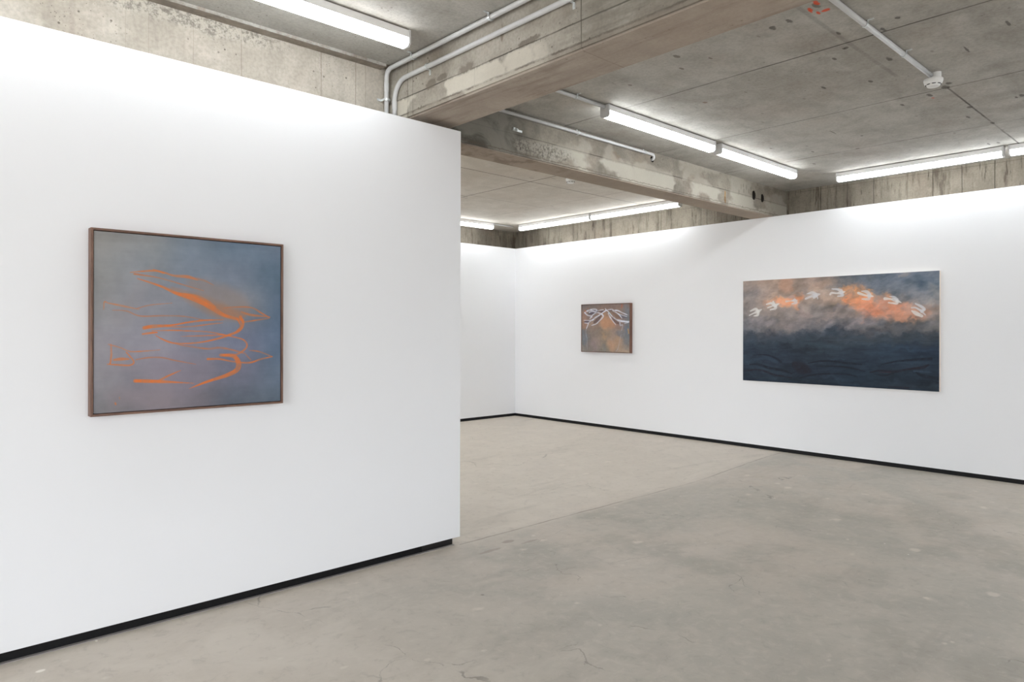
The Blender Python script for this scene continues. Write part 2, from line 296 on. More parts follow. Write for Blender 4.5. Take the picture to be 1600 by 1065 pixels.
def tube(bm, pts, r, seg=16, cap=True):
    pts = [Vector(p) for p in pts]
    rings = []
    t0 = (pts[1] - pts[0]).normalized()
    ref = Vector((0, 0, 1)) if abs(t0.z) < 0.9 else Vector((1, 0, 0))
    n = t0.cross(ref).normalized()
    prev = t0
    for i, p in enumerate(pts):
        if i == 0: t = t0
        elif i == len(pts) - 1: t = (pts[-1] - pts[-2]).normalized()
        else: t = ((pts[i + 1] - p).normalized() + (p - pts[i - 1]).normalized()).normalized()
        q = prev.rotation_difference(t)
        n = (q @ n).normalized(); prev = t
        b = t.cross(n).normalized()
        rings.append([bm.verts.new(p + r * (math.cos(a) * n + math.sin(a) * b))
                      for a in [2 * math.pi * k / seg for k in range(seg)]])
    for r0, r1 in zip(rings, rings[1:]):
        for k in range(seg):
            bm.faces.new((r0[k], r0[(k + 1) % seg], r1[(k + 1) % seg], r1[k]))
    if cap:
        bm.faces.new(rings[0]); bm.faces.new(rings[-1])
    return bm

def lathe(bm, prof, seg=48, cap=True):
    """profile = list of (r, z), turned round the z axis"""
    rings = []
    for r, z in prof:
        if r < 1e-6:
            rings.append([bm.verts.new((0, 0, z))])
        else:
            rings.append([bm.verts.new((r * math.cos(2 * math.pi * k / seg), r * math.sin(2 * math.pi * k / seg), z)) for k in range(seg)])
    for a, b in zip(rings, rings[1:]):
        for k in range(seg):
            k2 = (k + 1) % seg
            if len(a) == 1 and len(b) > 1: bm.faces.new((a[0], b[k], b[k2]))
            elif len(b) == 1 and len(a) > 1: bm.faces.new((a[k], a[k2], b[0]))
            elif len(a) > 1: bm.faces.new((a[k], a[k2], b[k2], b[k]))
    return bm

# ------------------------------------------------------------------ node builder
class NB:
    def __init__(s, name):
        s.m = bpy.data.materials.new(name)
        s.m.use_nodes = True
        s.nt = s.m.node_tree
        s.nt.nodes.clear()
        s.out = s.nt.nodes.new('ShaderNodeOutputMaterial')
        s.b = s.nt.nodes.new('ShaderNodeBsdfPrincipled')
        s.nt.links.new(s.b.outputs[0], s.out.inputs[0])
        s.coord = s.nt.nodes.new('ShaderNodeTexCoord').outputs['Object']
        s._xyz = None
    def put(s, sock, v):
        if hasattr(v, 'is_linked') or isinstance(v, bpy.types.NodeSocket):
            s.nt.links.new(v, sock)
        elif isinstance(v, (tuple, list)):
            sock.default_value = v if len(v) == len(sock.default_value) else tuple(v)[:len(sock.default_value)]
        else:
            sock.default_value = v
    def math(s, op, a, b=0.0, c=None, clamp=False):
        n = s.nt.nodes.new('ShaderNodeMath'); n.operation = op; n.use_clamp = clamp
        s.put(n.inputs[0], a); s.put(n.inputs[1], b)
        if c is not None: s.put(n.inputs[2], c)
        return n.outputs[0]
    def vmath(s, op, a, b):
        n = s.nt.nodes.new('ShaderNodeVectorMath'); n.operation = op
        s.put(n.inputs[0], a); s.put(n.inputs[1], b)
        return n.outputs['Value'] if op in ('LENGTH', 'DISTANCE', 'DOT_PRODUCT') else n.outputs[0]
    def xyz(s):
        if not s._xyz:
            n = s.nt.nodes.new('ShaderNodeSeparateXYZ'); s.put(n.inputs[0], s.coord); s._xyz = n.outputs
        return s._xyz
    def scale(s, v):
        return s.vmath('MULTIPLY', s.coord, v)
    def noise(s, scale=5.0, detail=4.0, rough=0.55, vec=None, dist=0.0):
        n = s.nt.nodes.new('ShaderNodeTexNoise')
        s.put(n.inputs['Vector'], vec if vec is not None else s.coord)
        n.inputs['Scale'].default_value = scale; n.inputs['Detail'].default_value = detail
        n.inputs['Roughness'].default_value = rough; n.inputs['Distortion'].default_value = dist
        return n.outputs[0]
    def voro(s, scale, feature='F1', vec=None, rand=1.0):
        n = s.nt.nodes.new('ShaderNodeTexVoronoi'); n.feature = feature
        s.put(n.inputs['Vector'], vec if vec is not None else s.coord)
        n.inputs['Scale'].default_value = scale; n.inputs['Randomness'].default_value = rand
        return n
    def ramp(s, v, a, b, lo=0.0, hi=1.0, smooth=True):
        n = s.nt.nodes.new('ShaderNodeMapRange')
        n.interpolation_type = 'SMOOTHSTEP' if smooth else 'LINEAR'
        if a > b: a, b, lo, hi = b, a, hi, lo
        s.put(n.inputs[0], v)
        n.inputs[1].default_value = a; n.inputs[2].default_value = b
        n.inputs[3].default_value = lo; n.inputs[4].default_value = hi
        return n.outputs[0]
    def mix(s, f, a, b, mode='MIX'):
        n = s.nt.nodes.new('ShaderNodeMix'); n.data_type = 'RGBA'; n.blend_type = mode
        s.put(n.inputs[0], f); s.put(n.inputs[6], a); s.put(n.inputs[7], b)
        return n.outputs[2]
    def bump(s, h, strength=0.3, dist=0.002):
        n = s.nt.nodes.new('ShaderNodeBump'); n.inputs['Strength'].default_value = strength
        n.inputs['Distance'].default_value = dist; s.put(n.inputs['Height'], h)
        s.nt.links.new(n.outputs[0], s.b.inputs['Normal'])
    def set(s, color=None, rough=None, metal=None, spec=None):
        if color is not None: s.put(s.b.inputs['Base Color'], color)
        if rough is not None: s.put(s.b.inputs['Roughness'], rough)
        if metal is not None: s.put(s.b.inputs['Metallic'], metal)
        if spec is not None: s.put(s.b.inputs['Specular IOR Level'], spec)
    # ---- masks
    def seam(s, axis, pos, w, wob=0.006, rng=None, n=None):
        """thin joint line at axis == pos"""
        a = s.xyz()[axis]
        d = s.math('SUBTRACT', a, pos)
        n = n if n is not None else s.noise(3.0, 5, 0.6)
        d = s.math('ADD', d, s.math('MULTIPLY', s.math('SUBTRACT', n, 0.5), wob * 2))
        m = s.ramp(s.math('ABSOLUTE', d), w, w * 0.35)
        if rng:
            ax2, lo, hi = rng
            m = s.math('MULTIPLY', m, s.math('MULTIPLY', s.math('GREATER_THAN', s.xyz()[ax2], lo), s.math('LESS_THAN', s.xyz()[ax2], hi)))
        return m
    def blob(s, axes, c, r, n, edge=0.5):
        ax, ay = axes
        dx = s.math('DIVIDE', s.math('SUBTRACT', s.xyz()[ax], c[0]), r[0])
        dy = s.math('DIVIDE', s.math('SUBTRACT', s.xyz()[ay], c[1]), r[1])
        d = s.math('SQRT', s.math('ADD', s.math('MULTIPLY', dx, dx), s.math('MULTIPLY', dy, dy)))
        d = s.math('ADD', d, n)
        return s.ramp(d, 1.0 + edge / 2, 1.0 - edge / 2)

def plain(name, col, rough=0.5, metal=0.0, spec=0.5, var=0.04, scale=40.0):
    b = NB(name)
    n = b.noise(scale, 3, 0.5)
    c2 = tuple(max(0.0, v * (1 - var * 2)) for v in col[:3]) + (1,)
    b.set(b.mix(b.ramp(n, 0.3, 0.7), c2, col), rough, metal, spec)
    return b.m

# ------------------------------------------------------------------ materials
def concrete(name, light, dark, streak=None, pits=0.5, blot=0.5, seams=(), blobs=(), extra=None, flecks=0.0, seam_col=(52, 46, 40)):
    """cast concrete: broad mottling, fine grain, air holes, board streaks, joints"""
    b = NB(name)
    big = b.noise(0.9, 4, 0.6)
    med = b.noise(4.5, 6, 0.62, dist=0.4)
    fine = b.noise(55, 4, 0.6)
    f = b.math('ADD', b.math('MULTIPLY', big, 0.55), b.math('MULTIPLY', med, 0.45))
    col = b.mix(b.ramp(f, 0.38, 0.62), srgb(*dark), srgb(*light))
    warm = b.noise(1.7, 3, 0.5, vec=b.vmath('ADD', b.coord, (17.3, 4.1, 9.2)))
    col = b.mix(b.math('MULTIPLY', b.ramp(warm, 0.5, 0.68), 0.14), col, srgb(158, 134, 118))
    if streak:
        st = b.noise(1.0, 5, 0.65, vec=b.scale(streak))
        col = b.mix(b.math('MULTIPLY', b.ramp(st, 0.52, 0.72), blot), col, srgb(dark[0] * .62, dark[1] * .60, dark[2] * .58))
        col = b.mix(b.math('MULTIPLY', b.ramp(st, 0.46, 0.3), blot * 0.6), col, srgb(min(255, light[0] * 1.1), min(255, light[1] * 1.1), min(255, light[2] * 1.1)))
    col = b.mix(b.math('MULTIPLY', b.ramp(fine, 0.35, 0.7), 0.16), col, (0.02, 0.018, 0.015, 1))
    if pits:
        v = b.voro(17, vec=b.vmath('ADD', b.coord, b.vmath('MULTIPLY', (1, 1, 1), (0.3, 0.1, 0.2))))
        rare = b.noise(2.2, 2, 0.5, vec=b.vmath('ADD', b.coord, (3, 8, 1)))
        pit = b.math('MULTIPLY', b.ramp(v.outputs['Distance'], 0.13, 0.07), b.ramp(rare, 0.50, 0.62))
        v2 = b.voro(48)
        pit2 = b.math('MULTIPLY', b.ramp(v2.outputs['Distance'], 0.16, 0.08), b.ramp(rare, 0.54, 0.66))
        pit = b.math('MAXIMUM', pit, pit2)
        col = b.mix(b.math('MULTIPLY', pit, pits), col, srgb(66, 58, 50))
    if flecks:
        v3 = b.voro(1.0, vec=b.scale((3.0, 8.0, 3.0)))
        wob = b.math('MULTIPLY', b.math('SUBTRACT', b.noise(24, 3, 0.6), 0.5), 0.16)
        fl = b.ramp(b.math('ADD', v3.outputs['Distance'], wob), 0.10, 0.04)
        col = b.mix(b.math('MULTIPLY', fl, flecks), col, srgb(84, 74, 66))
    nz = b.noise(3.0, 5, 0.6)
    patchy = b.noise(1.6, 4, 0.6, vec=b.vmath('ADD', b.coord, (5, 2, 7)))
    late = []
    for sm in seams:
        ax, pos, w = sm[0], sm[1], sm[2]
        rng = sm[3] if len(sm) > 3 else None
        stg = sm[4] if len(sm) > 4 else 0.8
        m = b.seam(ax, pos, w, rng=rng, n=nz)
        m = b.math('MULTIPLY', m, b.ramp(patchy, 0.3, 0.6, 0.35 * stg, stg))
        col = b.mix(m, col, srgb(*seam_col))
        late.append(m)
    if blobs:
        nb = b.math('MULTIPLY', b.math('SUBTRACT', b.noise(22, 4, 0.65), 0.5), 2.2)
        for axes, c, r, colr, st in blobs:
            col = b.mix(b.math('MULTIPLY', b.blob(axes, c, r, nb), st), col, srgb(*colr))
    if extra:
        col = extra(b, col)
        for m in late[4:8] if name == 'ceiling concrete' else []:
            col = b.mix(b.math('MULTIPLY', m, .6), col, srgb(*seam_col))
    b.set(col, 0.88, 0.0, 0.25)
    b.bump(b.math('ADD', fine, b.math('MULTIPLY', med, 2.0)), 0.35, 0.004)
    return b.m

XY, XZ, YZ = (0, 1), (0, 2), (1, 2)
CL, CD = (191, 188, 181), (167, 163, 155)

ceil_blobs = [(XY, c, (rx * .62, ry * .55), col, 0.62) for c, rx, ry, col in CEIL_BLOBS] + \
             [(XY, c, (rx * .7, ry * .8), col, 0.85) for c, rx, ry, col in CEIL_ORANGE]
def ceil_extra(b, col):
    # the far bay is tinted paler and warmer than the near ones
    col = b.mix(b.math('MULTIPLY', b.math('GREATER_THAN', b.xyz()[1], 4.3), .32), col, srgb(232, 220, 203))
    # darker brown tint on the lower strip beside the left wall
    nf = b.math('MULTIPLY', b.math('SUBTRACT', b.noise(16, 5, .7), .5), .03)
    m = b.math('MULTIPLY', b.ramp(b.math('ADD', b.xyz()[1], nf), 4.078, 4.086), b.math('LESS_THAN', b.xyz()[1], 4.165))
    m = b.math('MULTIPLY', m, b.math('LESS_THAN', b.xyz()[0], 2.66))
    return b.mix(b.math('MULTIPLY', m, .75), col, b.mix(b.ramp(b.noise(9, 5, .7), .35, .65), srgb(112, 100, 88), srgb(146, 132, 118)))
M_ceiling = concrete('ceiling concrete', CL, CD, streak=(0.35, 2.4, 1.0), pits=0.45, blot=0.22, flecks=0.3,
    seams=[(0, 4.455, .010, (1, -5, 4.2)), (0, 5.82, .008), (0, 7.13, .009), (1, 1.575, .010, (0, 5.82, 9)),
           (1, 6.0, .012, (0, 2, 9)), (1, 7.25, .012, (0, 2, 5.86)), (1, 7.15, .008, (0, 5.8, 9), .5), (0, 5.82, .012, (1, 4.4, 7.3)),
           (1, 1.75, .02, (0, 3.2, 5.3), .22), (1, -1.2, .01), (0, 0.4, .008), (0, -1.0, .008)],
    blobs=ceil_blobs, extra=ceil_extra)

def wall_joint(b, col):
    # rough honeycombed band under the slab
    z = b.xyz()[2]; x = b.xyz()[0]
    nn = b.noise(5, 4, 0.6)
    band = b.math('MULTIPLY', b.ramp(b.math('ADD', z, b.math('MULTIPLY', nn, 0.12)), 3.27, 3.31), b.ramp(b.math('ADD', x, b.math('MULTIPLY', nn, 0.3)), 0.75, 1.05))
    band = b.math('MULTIPLY', band, b.ramp(b.math('ADD', x, b.math('MULTIPLY', nn, 0.4)), 2.15, 1.85))
    ac = b.mix(b.ramp(b.noise(46, 6, .75), 0.40, 0.56), srgb(92, 88, 82), srgb(196, 190, 178))
    return b.mix(b.math('MULTIPLY', band, 0.55), col, ac)

M_conc_left = concrete('board marked concrete', (200, 193, 181), (174, 166, 154), streak=(5.0, 5.0, 0.9), pits=0.7, blot=0.28,
    seams=[(0, 0.985, .004, None, .4), (0, 1.10, .0035, None, .4), (0, 1.335, .004, None, .45), (0, 1.61, .0045, None, .4), (0, 2.13, .005, None, .5), (0, 2.385, .0045, None, .5), (0, 2.46, .004, None, .4), (0, 0.74, .02, None, .25)], seam_col=(120, 106, 94),
    extra=wall_joint)

def stained(b, col):
    # dark damp stain hanging from the slab, strongest near the top
    st = b.noise(1.0, 6, 0.7, vec=b.scale((9, 9, 1.3)))
    m = b.ramp(st, 0.50, 0.68)
    col = b.mix(b.math('MULTIPLY', m, 0.72), col, srgb(74, 64, 54))
    st2 = b.noise(1.0, 6, 0.7, vec=b.scale((26, 26, 3.0)))
    spl = b.math('MULTIPLY', b.ramp(st2, 0.56, 0.64), b.ramp(b.noise(3.2, 3, .5), 0.45, 0.6))
    return b.mix(b.math('MULTIPLY', spl, 0.75), col, srgb(60, 52, 44))
M_conc_right = concrete('stained board concrete', (150, 142, 128), (126, 118, 106), streak=(6.0, 6.0, 0.7), pits=0.5, blot=0.4,
    seams=[(1, 3.72, .006), (1, 3.1, .006), (1, 2.48, .006), (1, 1.9, .006), (1, 3.4, .004), (1, 2.2, .005), (2, 3.27, .006, None, .3), (1, 6.1, .006), (1, 7.2, .006), (1, 8.2, .006)],
    extra=stained)

def beam1_extra(b, col):
    z, y, x = b.xyz()[2], b.xyz()[1], b.xyz()[0]
    nn = b.math('MULTIPLY', b.math('SUBTRACT', b.noise(6, 5, .65), .5), .3)
    nf = b.math('MULTIPLY', b.math('SUBTRACT', b.noise(20, 5, .7), .5), .05)
    side = b.math('LESS_THAN', x, 2.665)
    # pale patches of cement skin below the joint
    low = b.ramp(b.math('ADD', z, nf), 3.085, 3.07)
    pale = b.math('MULTIPLY', b.math('MULTIPLY', b.ramp(b.math('ADD', b.noise(2.6, 3, .5), b.math('MULTIPLY', nf, 2)), 0.47, 0.53), low), b.ramp(y, 2.5, 2.75))
    col = b.mix(b.math('MULTIPLY', b.math('MULTIPLY', pale, side), 0.7), col, srgb(212, 206, 192))
    # darker weathered stretch towards the camera
    dk = b.math('MULTIPLY', b.ramp(b.math('ADD', y, nn), 2.75, 2.2), b.ramp(b.noise(1.0, 5, .65, vec=b.scale((5, 2.5, 26))), .38, .62, .35, 1))
    col = b.mix(b.math('MULTIPLY', b.math('MULTIPLY', dk, side), 0.55), col, srgb(112, 108, 100))
    # ragged board fin along the lower edge
    fin = b.ramp(b.math('ABSOLUTE', b.math('SUBTRACT', b.math('ADD', z, b.math('MULTIPLY', nf, .45)), 2.972)), .010, .002)
    fin = b.math('MULTIPLY', fin, b.ramp(b.noise(5, 5, .7), .38, .6, .15, .8))
    col = b.mix(b.math('MULTIPLY', fin, side), col, srgb(92, 84, 76))
    strip = b.math('MULTIPLY', b.math('MULTIPLY', b.ramp(z, 2.972, 2.968), side), .3)
    col = b.mix(strip, col, srgb(140, 128, 116))
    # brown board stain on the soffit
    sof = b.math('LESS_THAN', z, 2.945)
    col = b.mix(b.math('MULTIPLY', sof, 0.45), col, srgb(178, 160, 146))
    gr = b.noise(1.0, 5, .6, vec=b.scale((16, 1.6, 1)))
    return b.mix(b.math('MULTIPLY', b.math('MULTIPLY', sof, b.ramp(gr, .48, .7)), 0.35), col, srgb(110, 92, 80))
M_beam1 = concrete('beam concrete', (184, 178, 167), (155, 148, 137), streak=(2, 1.2, 7), pits=0.7, blot=0.3,
    seams=[(2, 3.085, .006), (1, 3.22, .006, (2, 2.97, 3.085)), (1, 2.36, .005), (1, 3.93, .006, None, .6), (1, 3.87, .006, None, .4)],
    blobs=[(YZ, (3.30, 3.10), (.07, .03), (120, 112, 102), .7), (YZ, (2.75, 3.10), (.09, .02), (104, 96, 86), .7), (YZ, (3.66, 3.1), (.06, .03), (112, 104, 94), .7), (YZ, (3.55, 3.115), (.06, .02), (112, 104, 94), .7),
           (YZ, (2.98, 3.0), (.07, .05), (128, 120, 110), .6), (YZ, (2.97, 3.21), (.012, .04), (112, 98, 84), .6)],
    extra=beam1_extra)

def beam2_extra(b, col):
    x, y, z = b.xyz()
    nn = b.math('MULTIPLY', b.math('SUBTRACT', b.noise(5, 5, .65), .5), .7)
    nf = b.math('MULTIPLY', b.math('SUBTRACT', b.noise(20, 5, .7), .5), .05)
    face = b.math('LESS_THAN', y, 4.172)
    low = b.ramp(b.math('ADD', z, nf), 3.11, 3.09)
    blocks = b.voro(1.0, vec=b.vmath('ADD', b.scale((2.2, 0, 3.0)), (0.4, 0, 0.2)))
    pale = b.math('MULTIPLY', b.ramp(b.math('ADD', b.noise(2.2, 3, .5, vec=b.scale((1, 0, 1.6))), nf), .44, .52), b.ramp(low, 0, 1, .55, 1))
    pale = b.math('MULTIPLY', b.math('MULTIPLY', pale, face), b.ramp(b.math('ADD', x, nn), 3.9, 4.6))
    col = b.mix(b.math('MULTIPLY', pale, 0.75), col, srgb(176, 170, 158))
    # grey wet-looking cement at the column head
    grey = b.ramp(b.math('ADD', x, nn), 4.25, 3.75)
    gs = b.noise(1.6, 6, .65, dist=1.2)
    gcol = b.mix(b.ramp(gs, .42, .6), srgb(74, 72, 65), srgb(132, 129, 121))
    col = b.mix(b.math('MULTIPLY', b.math('MULTIPLY', grey, face), .8), col, gcol)
    # honeycomb
    hc = b.math('MULTIPLY', b.blob(XZ, (4.2, 3.03), (.34, .07), b.math('MULTIPLY', nn, 1.6)), face)
    hcol = b.mix(b.ramp(b.noise(42, 6, .78), .40, .56), srgb(70, 64, 58), srgb(164, 158, 147))
    col = b.mix(b.math('MULTIPLY', hc, .62), col, hcol)
    edge = b.ramp(b.math('ABSOLUTE', b.math('SUBTRACT', b.math('ADD', z, nf), 2.965)), .008, .002)
    col = b.mix(b.math('MULTIPLY', b.math('MULTIPLY', edge, face), .55), col, srgb(96, 86, 76))
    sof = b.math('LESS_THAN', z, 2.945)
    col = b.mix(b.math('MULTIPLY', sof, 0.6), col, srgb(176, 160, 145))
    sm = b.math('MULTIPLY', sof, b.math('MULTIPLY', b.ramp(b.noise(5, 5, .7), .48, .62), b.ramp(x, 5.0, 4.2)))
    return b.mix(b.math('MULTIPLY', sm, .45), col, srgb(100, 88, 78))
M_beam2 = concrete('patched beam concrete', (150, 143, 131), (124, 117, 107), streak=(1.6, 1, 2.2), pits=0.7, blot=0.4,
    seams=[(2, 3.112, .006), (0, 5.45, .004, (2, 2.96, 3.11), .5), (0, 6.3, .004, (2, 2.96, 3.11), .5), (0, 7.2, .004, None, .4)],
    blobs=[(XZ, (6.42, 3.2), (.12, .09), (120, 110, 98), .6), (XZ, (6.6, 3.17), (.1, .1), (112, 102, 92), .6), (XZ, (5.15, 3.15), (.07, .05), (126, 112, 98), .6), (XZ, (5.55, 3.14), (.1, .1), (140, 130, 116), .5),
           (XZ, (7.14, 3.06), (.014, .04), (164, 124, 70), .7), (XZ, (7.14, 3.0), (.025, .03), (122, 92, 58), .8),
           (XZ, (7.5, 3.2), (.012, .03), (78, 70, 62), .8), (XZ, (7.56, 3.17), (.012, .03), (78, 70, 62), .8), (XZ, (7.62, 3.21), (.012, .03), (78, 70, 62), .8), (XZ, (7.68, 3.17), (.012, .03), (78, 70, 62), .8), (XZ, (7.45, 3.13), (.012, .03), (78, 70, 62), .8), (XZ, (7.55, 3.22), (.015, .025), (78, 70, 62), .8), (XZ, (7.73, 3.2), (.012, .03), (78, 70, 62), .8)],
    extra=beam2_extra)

# white emulsion paint
def paint_white(name, col):
    b = NB(name)
    n = b.noise(0.8, 3, 0.5)
    b.set(b.mix(b.ramp(n, .3, .7), tuple(c * .985 for c in col[:3]) + (1,), col), 0.75, 0, 0.25)
    b.bump(b.noise(180, 2, .5), 0.08, 0.001)
    return b.m
M_white = paint_white('white wall paint', (0.848, 0.854, 0.873, 1))
M_black = plain('black skirting paint', (0.005, 0.005, 0.006, 1), 0.5, spec=.25, var=.1)
M_black2 = plain('scuffed black skirting paint', (0.0075, 0.0075, 0.009, 1), 0.3, var=.25, scale=25)
M_strip = plain('grey sealant', srgb(158, 153, 150), 0.7)

# polished concrete floor
def floor_mat():
    b = NB('polished concrete floor')
    x, y, z = b.xyz()
    n1 = b.noise(0.55, 5, .6, dist=.6)
    n2 = b.noise(2.4, 6, .62, dist=.8)
    n3 = b.noise(0.9, 4, .55, vec=b.vmath('ADD', b.coord, (11, 3, 5)))
    # newer, paler and pinker pour beyond the joint
    wob = b.math('MULTIPLY', b.math('SUBTRACT', b.noise(2.5, 4, .6), .5), .05)
    jx = b.math('ADD', y, wob)
    jx = b.math('SUBTRACT', jx, b.ramp(x, 5.6, 8.2, 0, .2))
    far = b.ramp(jx, 3.70, 3.90)
    greyc = b.mix(b.ramp(n2, .35, .65), srgb(164, 158, 147), srgb(178, 171, 160))
    beige = b.mix(b.ramp(n2, .35, .65), srgb(194, 184, 171), srgb(204, 195, 183))
    near = b.mix(b.ramp(n1, .42, .6), greyc, srgb(184, 174, 162))
    near = b.mix(b.math('MULTIPLY', b.ramp(n3, .52, .64), .55), near, srgb(148, 143, 132))
    near = b.mix(b.math('MULTIPLY', b.ramp(x, 3.0, 1.0), .85), near, beige)
    col = b.mix(far, near, beige)
    # pinkish drifts, sweeping trowel marks
    tr = b.noise(1.0, 5, .6, vec=b.scale((.7, 3.2, 1)), dist=.5)
    col = b.mix(b.math('MULTIPLY', b.ramp(tr, .52, .7), .3), col, srgb(188, 178, 168))
    col = b.mix(b.math('MULTIPLY', b.ramp(tr, .45, .3), .22), col, srgb(140, 132, 122))
    gr = b.noise(14, 6, .7, dist=.5)
    col = b.mix(b.math('MULTIPLY', b.ramp(gr, .5, .68), .22), col, srgb(206, 198, 186))
    col = b.mix(b.math('MULTIPLY', b.ramp(gr, .47, .32), .22), col, srgb(128, 121, 111))
    # pale rub marks
    v = b.voro(1.0, vec=b.scale((2.1, 3.3, 1)))
    wn = b.math('MULTIPLY', b.math('SUBTRACT', b.noise(9, 4, .6), .5), .35)
    sp = b.ramp(b.math('ADD', v.outputs['Distance'], wn), .13, .03)
    col = b.mix(b.math('MULTIPLY', sp, .5), col, srgb(216, 206, 193))
    v4 = b.voro(1.0, vec=b.vmath('ADD', b.scale((4.6, 6.5, 1)), (3.3, .7, 0)))
    sp2 = b.math('MULTIPLY', b.ramp(b.math('ADD', v4.outputs['Distance'], wn), .10, .0), b.ramp(b.noise(.8, 2, .5), .38, .5))
    col = b.mix(b.math('MULTIPLY', sp2, .6), col, srgb(208, 200, 188))
    # little dark nicks and white specks
    v2 = b.voro(3.3)
    nick = b.ramp(b.math('ADD', v2.outputs['Distance'], b.math('MULTIPLY', b.math('SUBTRACT', b.noise(60, 2, .5), .5), .05)), .05, .02)
    col = b.mix(b.math('MULTIPLY', nick, b.ramp(b.noise(1.3, 2, .5), .5, .6, 0, .6)), col, srgb(100, 92, 84))
    v3 = b.voro(2.2, vec=b.vmath('ADD', b.coord, (4.4, 1.7, 0)))
    col = b.mix(b.math('MULTIPLY', b.ramp(v3.outputs['Distance'], .018, .008), .8), col, srgb(240, 236, 228))
    # hairline cracks
    cv = b.vmath('ADD', b.coord, b.vmath('MULTIPLY', (1, 1, 0), (0, 0, 0)))
    dn = b.nt.nodes.new('ShaderNodeTexNoise'); b.put(dn.inputs['Vector'], b.coord); dn.inputs['Scale'].default_value = 2.6; dn.inputs['Detail'].default_value = 6
    cv = b.vmath('ADD', b.coord, b.vmath('MULTIPLY', b.vmath('SUBTRACT', dn.outputs['Color'], (.5, .5, .5)), (.5, .5, 0)))
    ce = b.voro(1.25, 'DISTANCE_TO_EDGE', vec=cv)
    cm = b.math('MULTIPLY', b.ramp(ce.outputs['Distance'], .0055, .0015), b.ramp(b.noise(1.1, 3, .6, vec=b.vmath('ADD', b.coord, (7, 1, 0))), .51, .60))
    cm = b.math('MULTIPLY', cm, b.ramp(b.noise(6, 3, .6), .42, .56))
    col = b.mix(b.math('MULTIPLY', cm, .5), col, srgb(88, 80, 72))
    # long faint scratch and the pour joint
    jm = b.ramp(b.math('ABSOLUTE', b.math('SUBTRACT', jx, 3.80)), .012, .003)
    jm = b.math('MULTIPLY', jm, b.ramp(b.noise(2.0, 3, .6), .36, .58, .25, .85))
    jm = b.math('MULTIPLY', jm, b.math('GREATER_THAN', x, 3.0))
    col = b.mix(b.math('MULTIPLY', jm, .75), col, srgb(116, 102, 90))
    # swirl stain close to the wall end
    sw = b.math('MULTIPLY', b.math('SUBTRACT', b.noise(14, 5, .7), .5), 1.4)
    for c, r, st in (((3.30, 3.62), (.05, .03), .5), ((3.08, 3.55), (.10, .02), .4), ((3.42, 3.52), (.08, .015), .35)):
        col = b.mix(b.math('MULTIPLY', b.blob(XY, c, r, sw), st), col, srgb(124, 104, 94))
    # plaster drip
    for c, r in (((.53, 3.63), (.018, .013)), ((.78, 3.80), (.006, .012))):
        col = b.mix(b.blob(XY, c, r, b.math('MULTIPLY', sw, .3)), col, srgb(232, 226, 216))
    rg = b.ramp(n2, .3, .7, .40, .54)
    b.set(col, rg, 0, 0.35)
    b.bump(b.math('ADD', b.noise(7, 4, .5), b.math('MULTIPLY', b.noise(90, 3, .5), .15)), 0.12, 0.004)
    return b.m
M_floor = floor_mat()

M_conduit = plain('white pvc conduit', srgb(206, 206, 206), 0.42, var=.02)
M_zinc = plain('zinc plated steel', srgb(222, 226, 226), 0.32, metal=0.55, var=.08)
M_housing = plain('white enamel', srgb(236, 236, 236), 0.4, var=.01)
M_cap = plain('white plastic end cap', srgb(214, 214, 214), 0.45, var=.01)
M_det = plain('white detector plastic', srgb(232, 232, 230), 0.4, var=.01)
M_slot = plain('dark vent', srgb(40, 40, 42), 0.8)
M_hole = plain('dark cavity', srgb(40, 35, 30), 0.95)

def lamp_mat(strength):
    b = NB('lit opal diffuser')
    e = b.nt.nodes.new('ShaderNodeEmission')
    e.inputs[0].default_value = LAMP_COLOR
    e.inputs[1].default_value = strength
    b.nt.links.new(e.outputs[0], b.out.inputs[0])
    b.nt.nodes.remove(b.b)
    return b.m
LAMP_COLOR = (0.925, 0.97, 1.0, 1)
M_lens = lamp_mat(LAMP_STRENGTH)

def wood(name, c1, c2, vec):
    b = NB(name)
    g = b.noise(1.0, 6, .65, vec=b.scale(vec), dist=.6)
    col = b.mix(b.ramp(g, .35, .65), srgb(*c1), srgb(*c2))
    col = b.mix(b.math('MULTIPLY', b.ramp(b.noise(1.0, 4, .6, vec=b.scale(tuple(v * 3 for v in vec))), .5, .62), .4), col, srgb(c1[0] * .6, c1[1] * .6, c1[2] * .6))
    b.set(col, .5, 0, .35)
    return b.m
M_walnut_h = wood('walnut frame along', (96, 72, 62), (136, 104, 88), (4, 90, 90))
M_walnut_v = wood('walnut frame upright', (96, 72, 62), (136, 104, 88), (90, 90, 4))
M_brown_h = wood('brown frame along', (110, 78, 66), (140, 102, 86), (90, 4, 90))
M_brown_v = wood('brown frame upright', (110, 78, 66), (140, 102, 86), (90, 90, 4))
M_shadowgap = plain('dark frame rebate', srgb(40, 30, 27), 0.8)
M_rawcanvas = plain('primed canvas edge', srgb(232, 220, 208), 0.85, var=.03, scale=120)

def paint_mat(name, weave=900):
    b = NB(name)
    a = b.nt.nodes.new('ShaderNodeAttribute'); a.attribute_name = 'paint'
    b.set(a.outputs['Color'], 0.55, 0, 0.25)
    b.bump(b.math('ADD', b.noise(260, 2, .5), b.math('MULTIPLY', b.noise(40, 4, .6), .8)), 0.15, 0.001)
    return b.m
M_oil = paint_mat('oil paint on canvas')

# ------------------------------------------------------------------ room shell
BZ = 2.935            # underside of the beams
X0, Y0 = -4.2, -3.4   # unseen ends of the room
XC_, YC_ = 8.65, 9.30 # concrete outer walls
CZ, CZL = 3.30, 3.330 # slab undersides

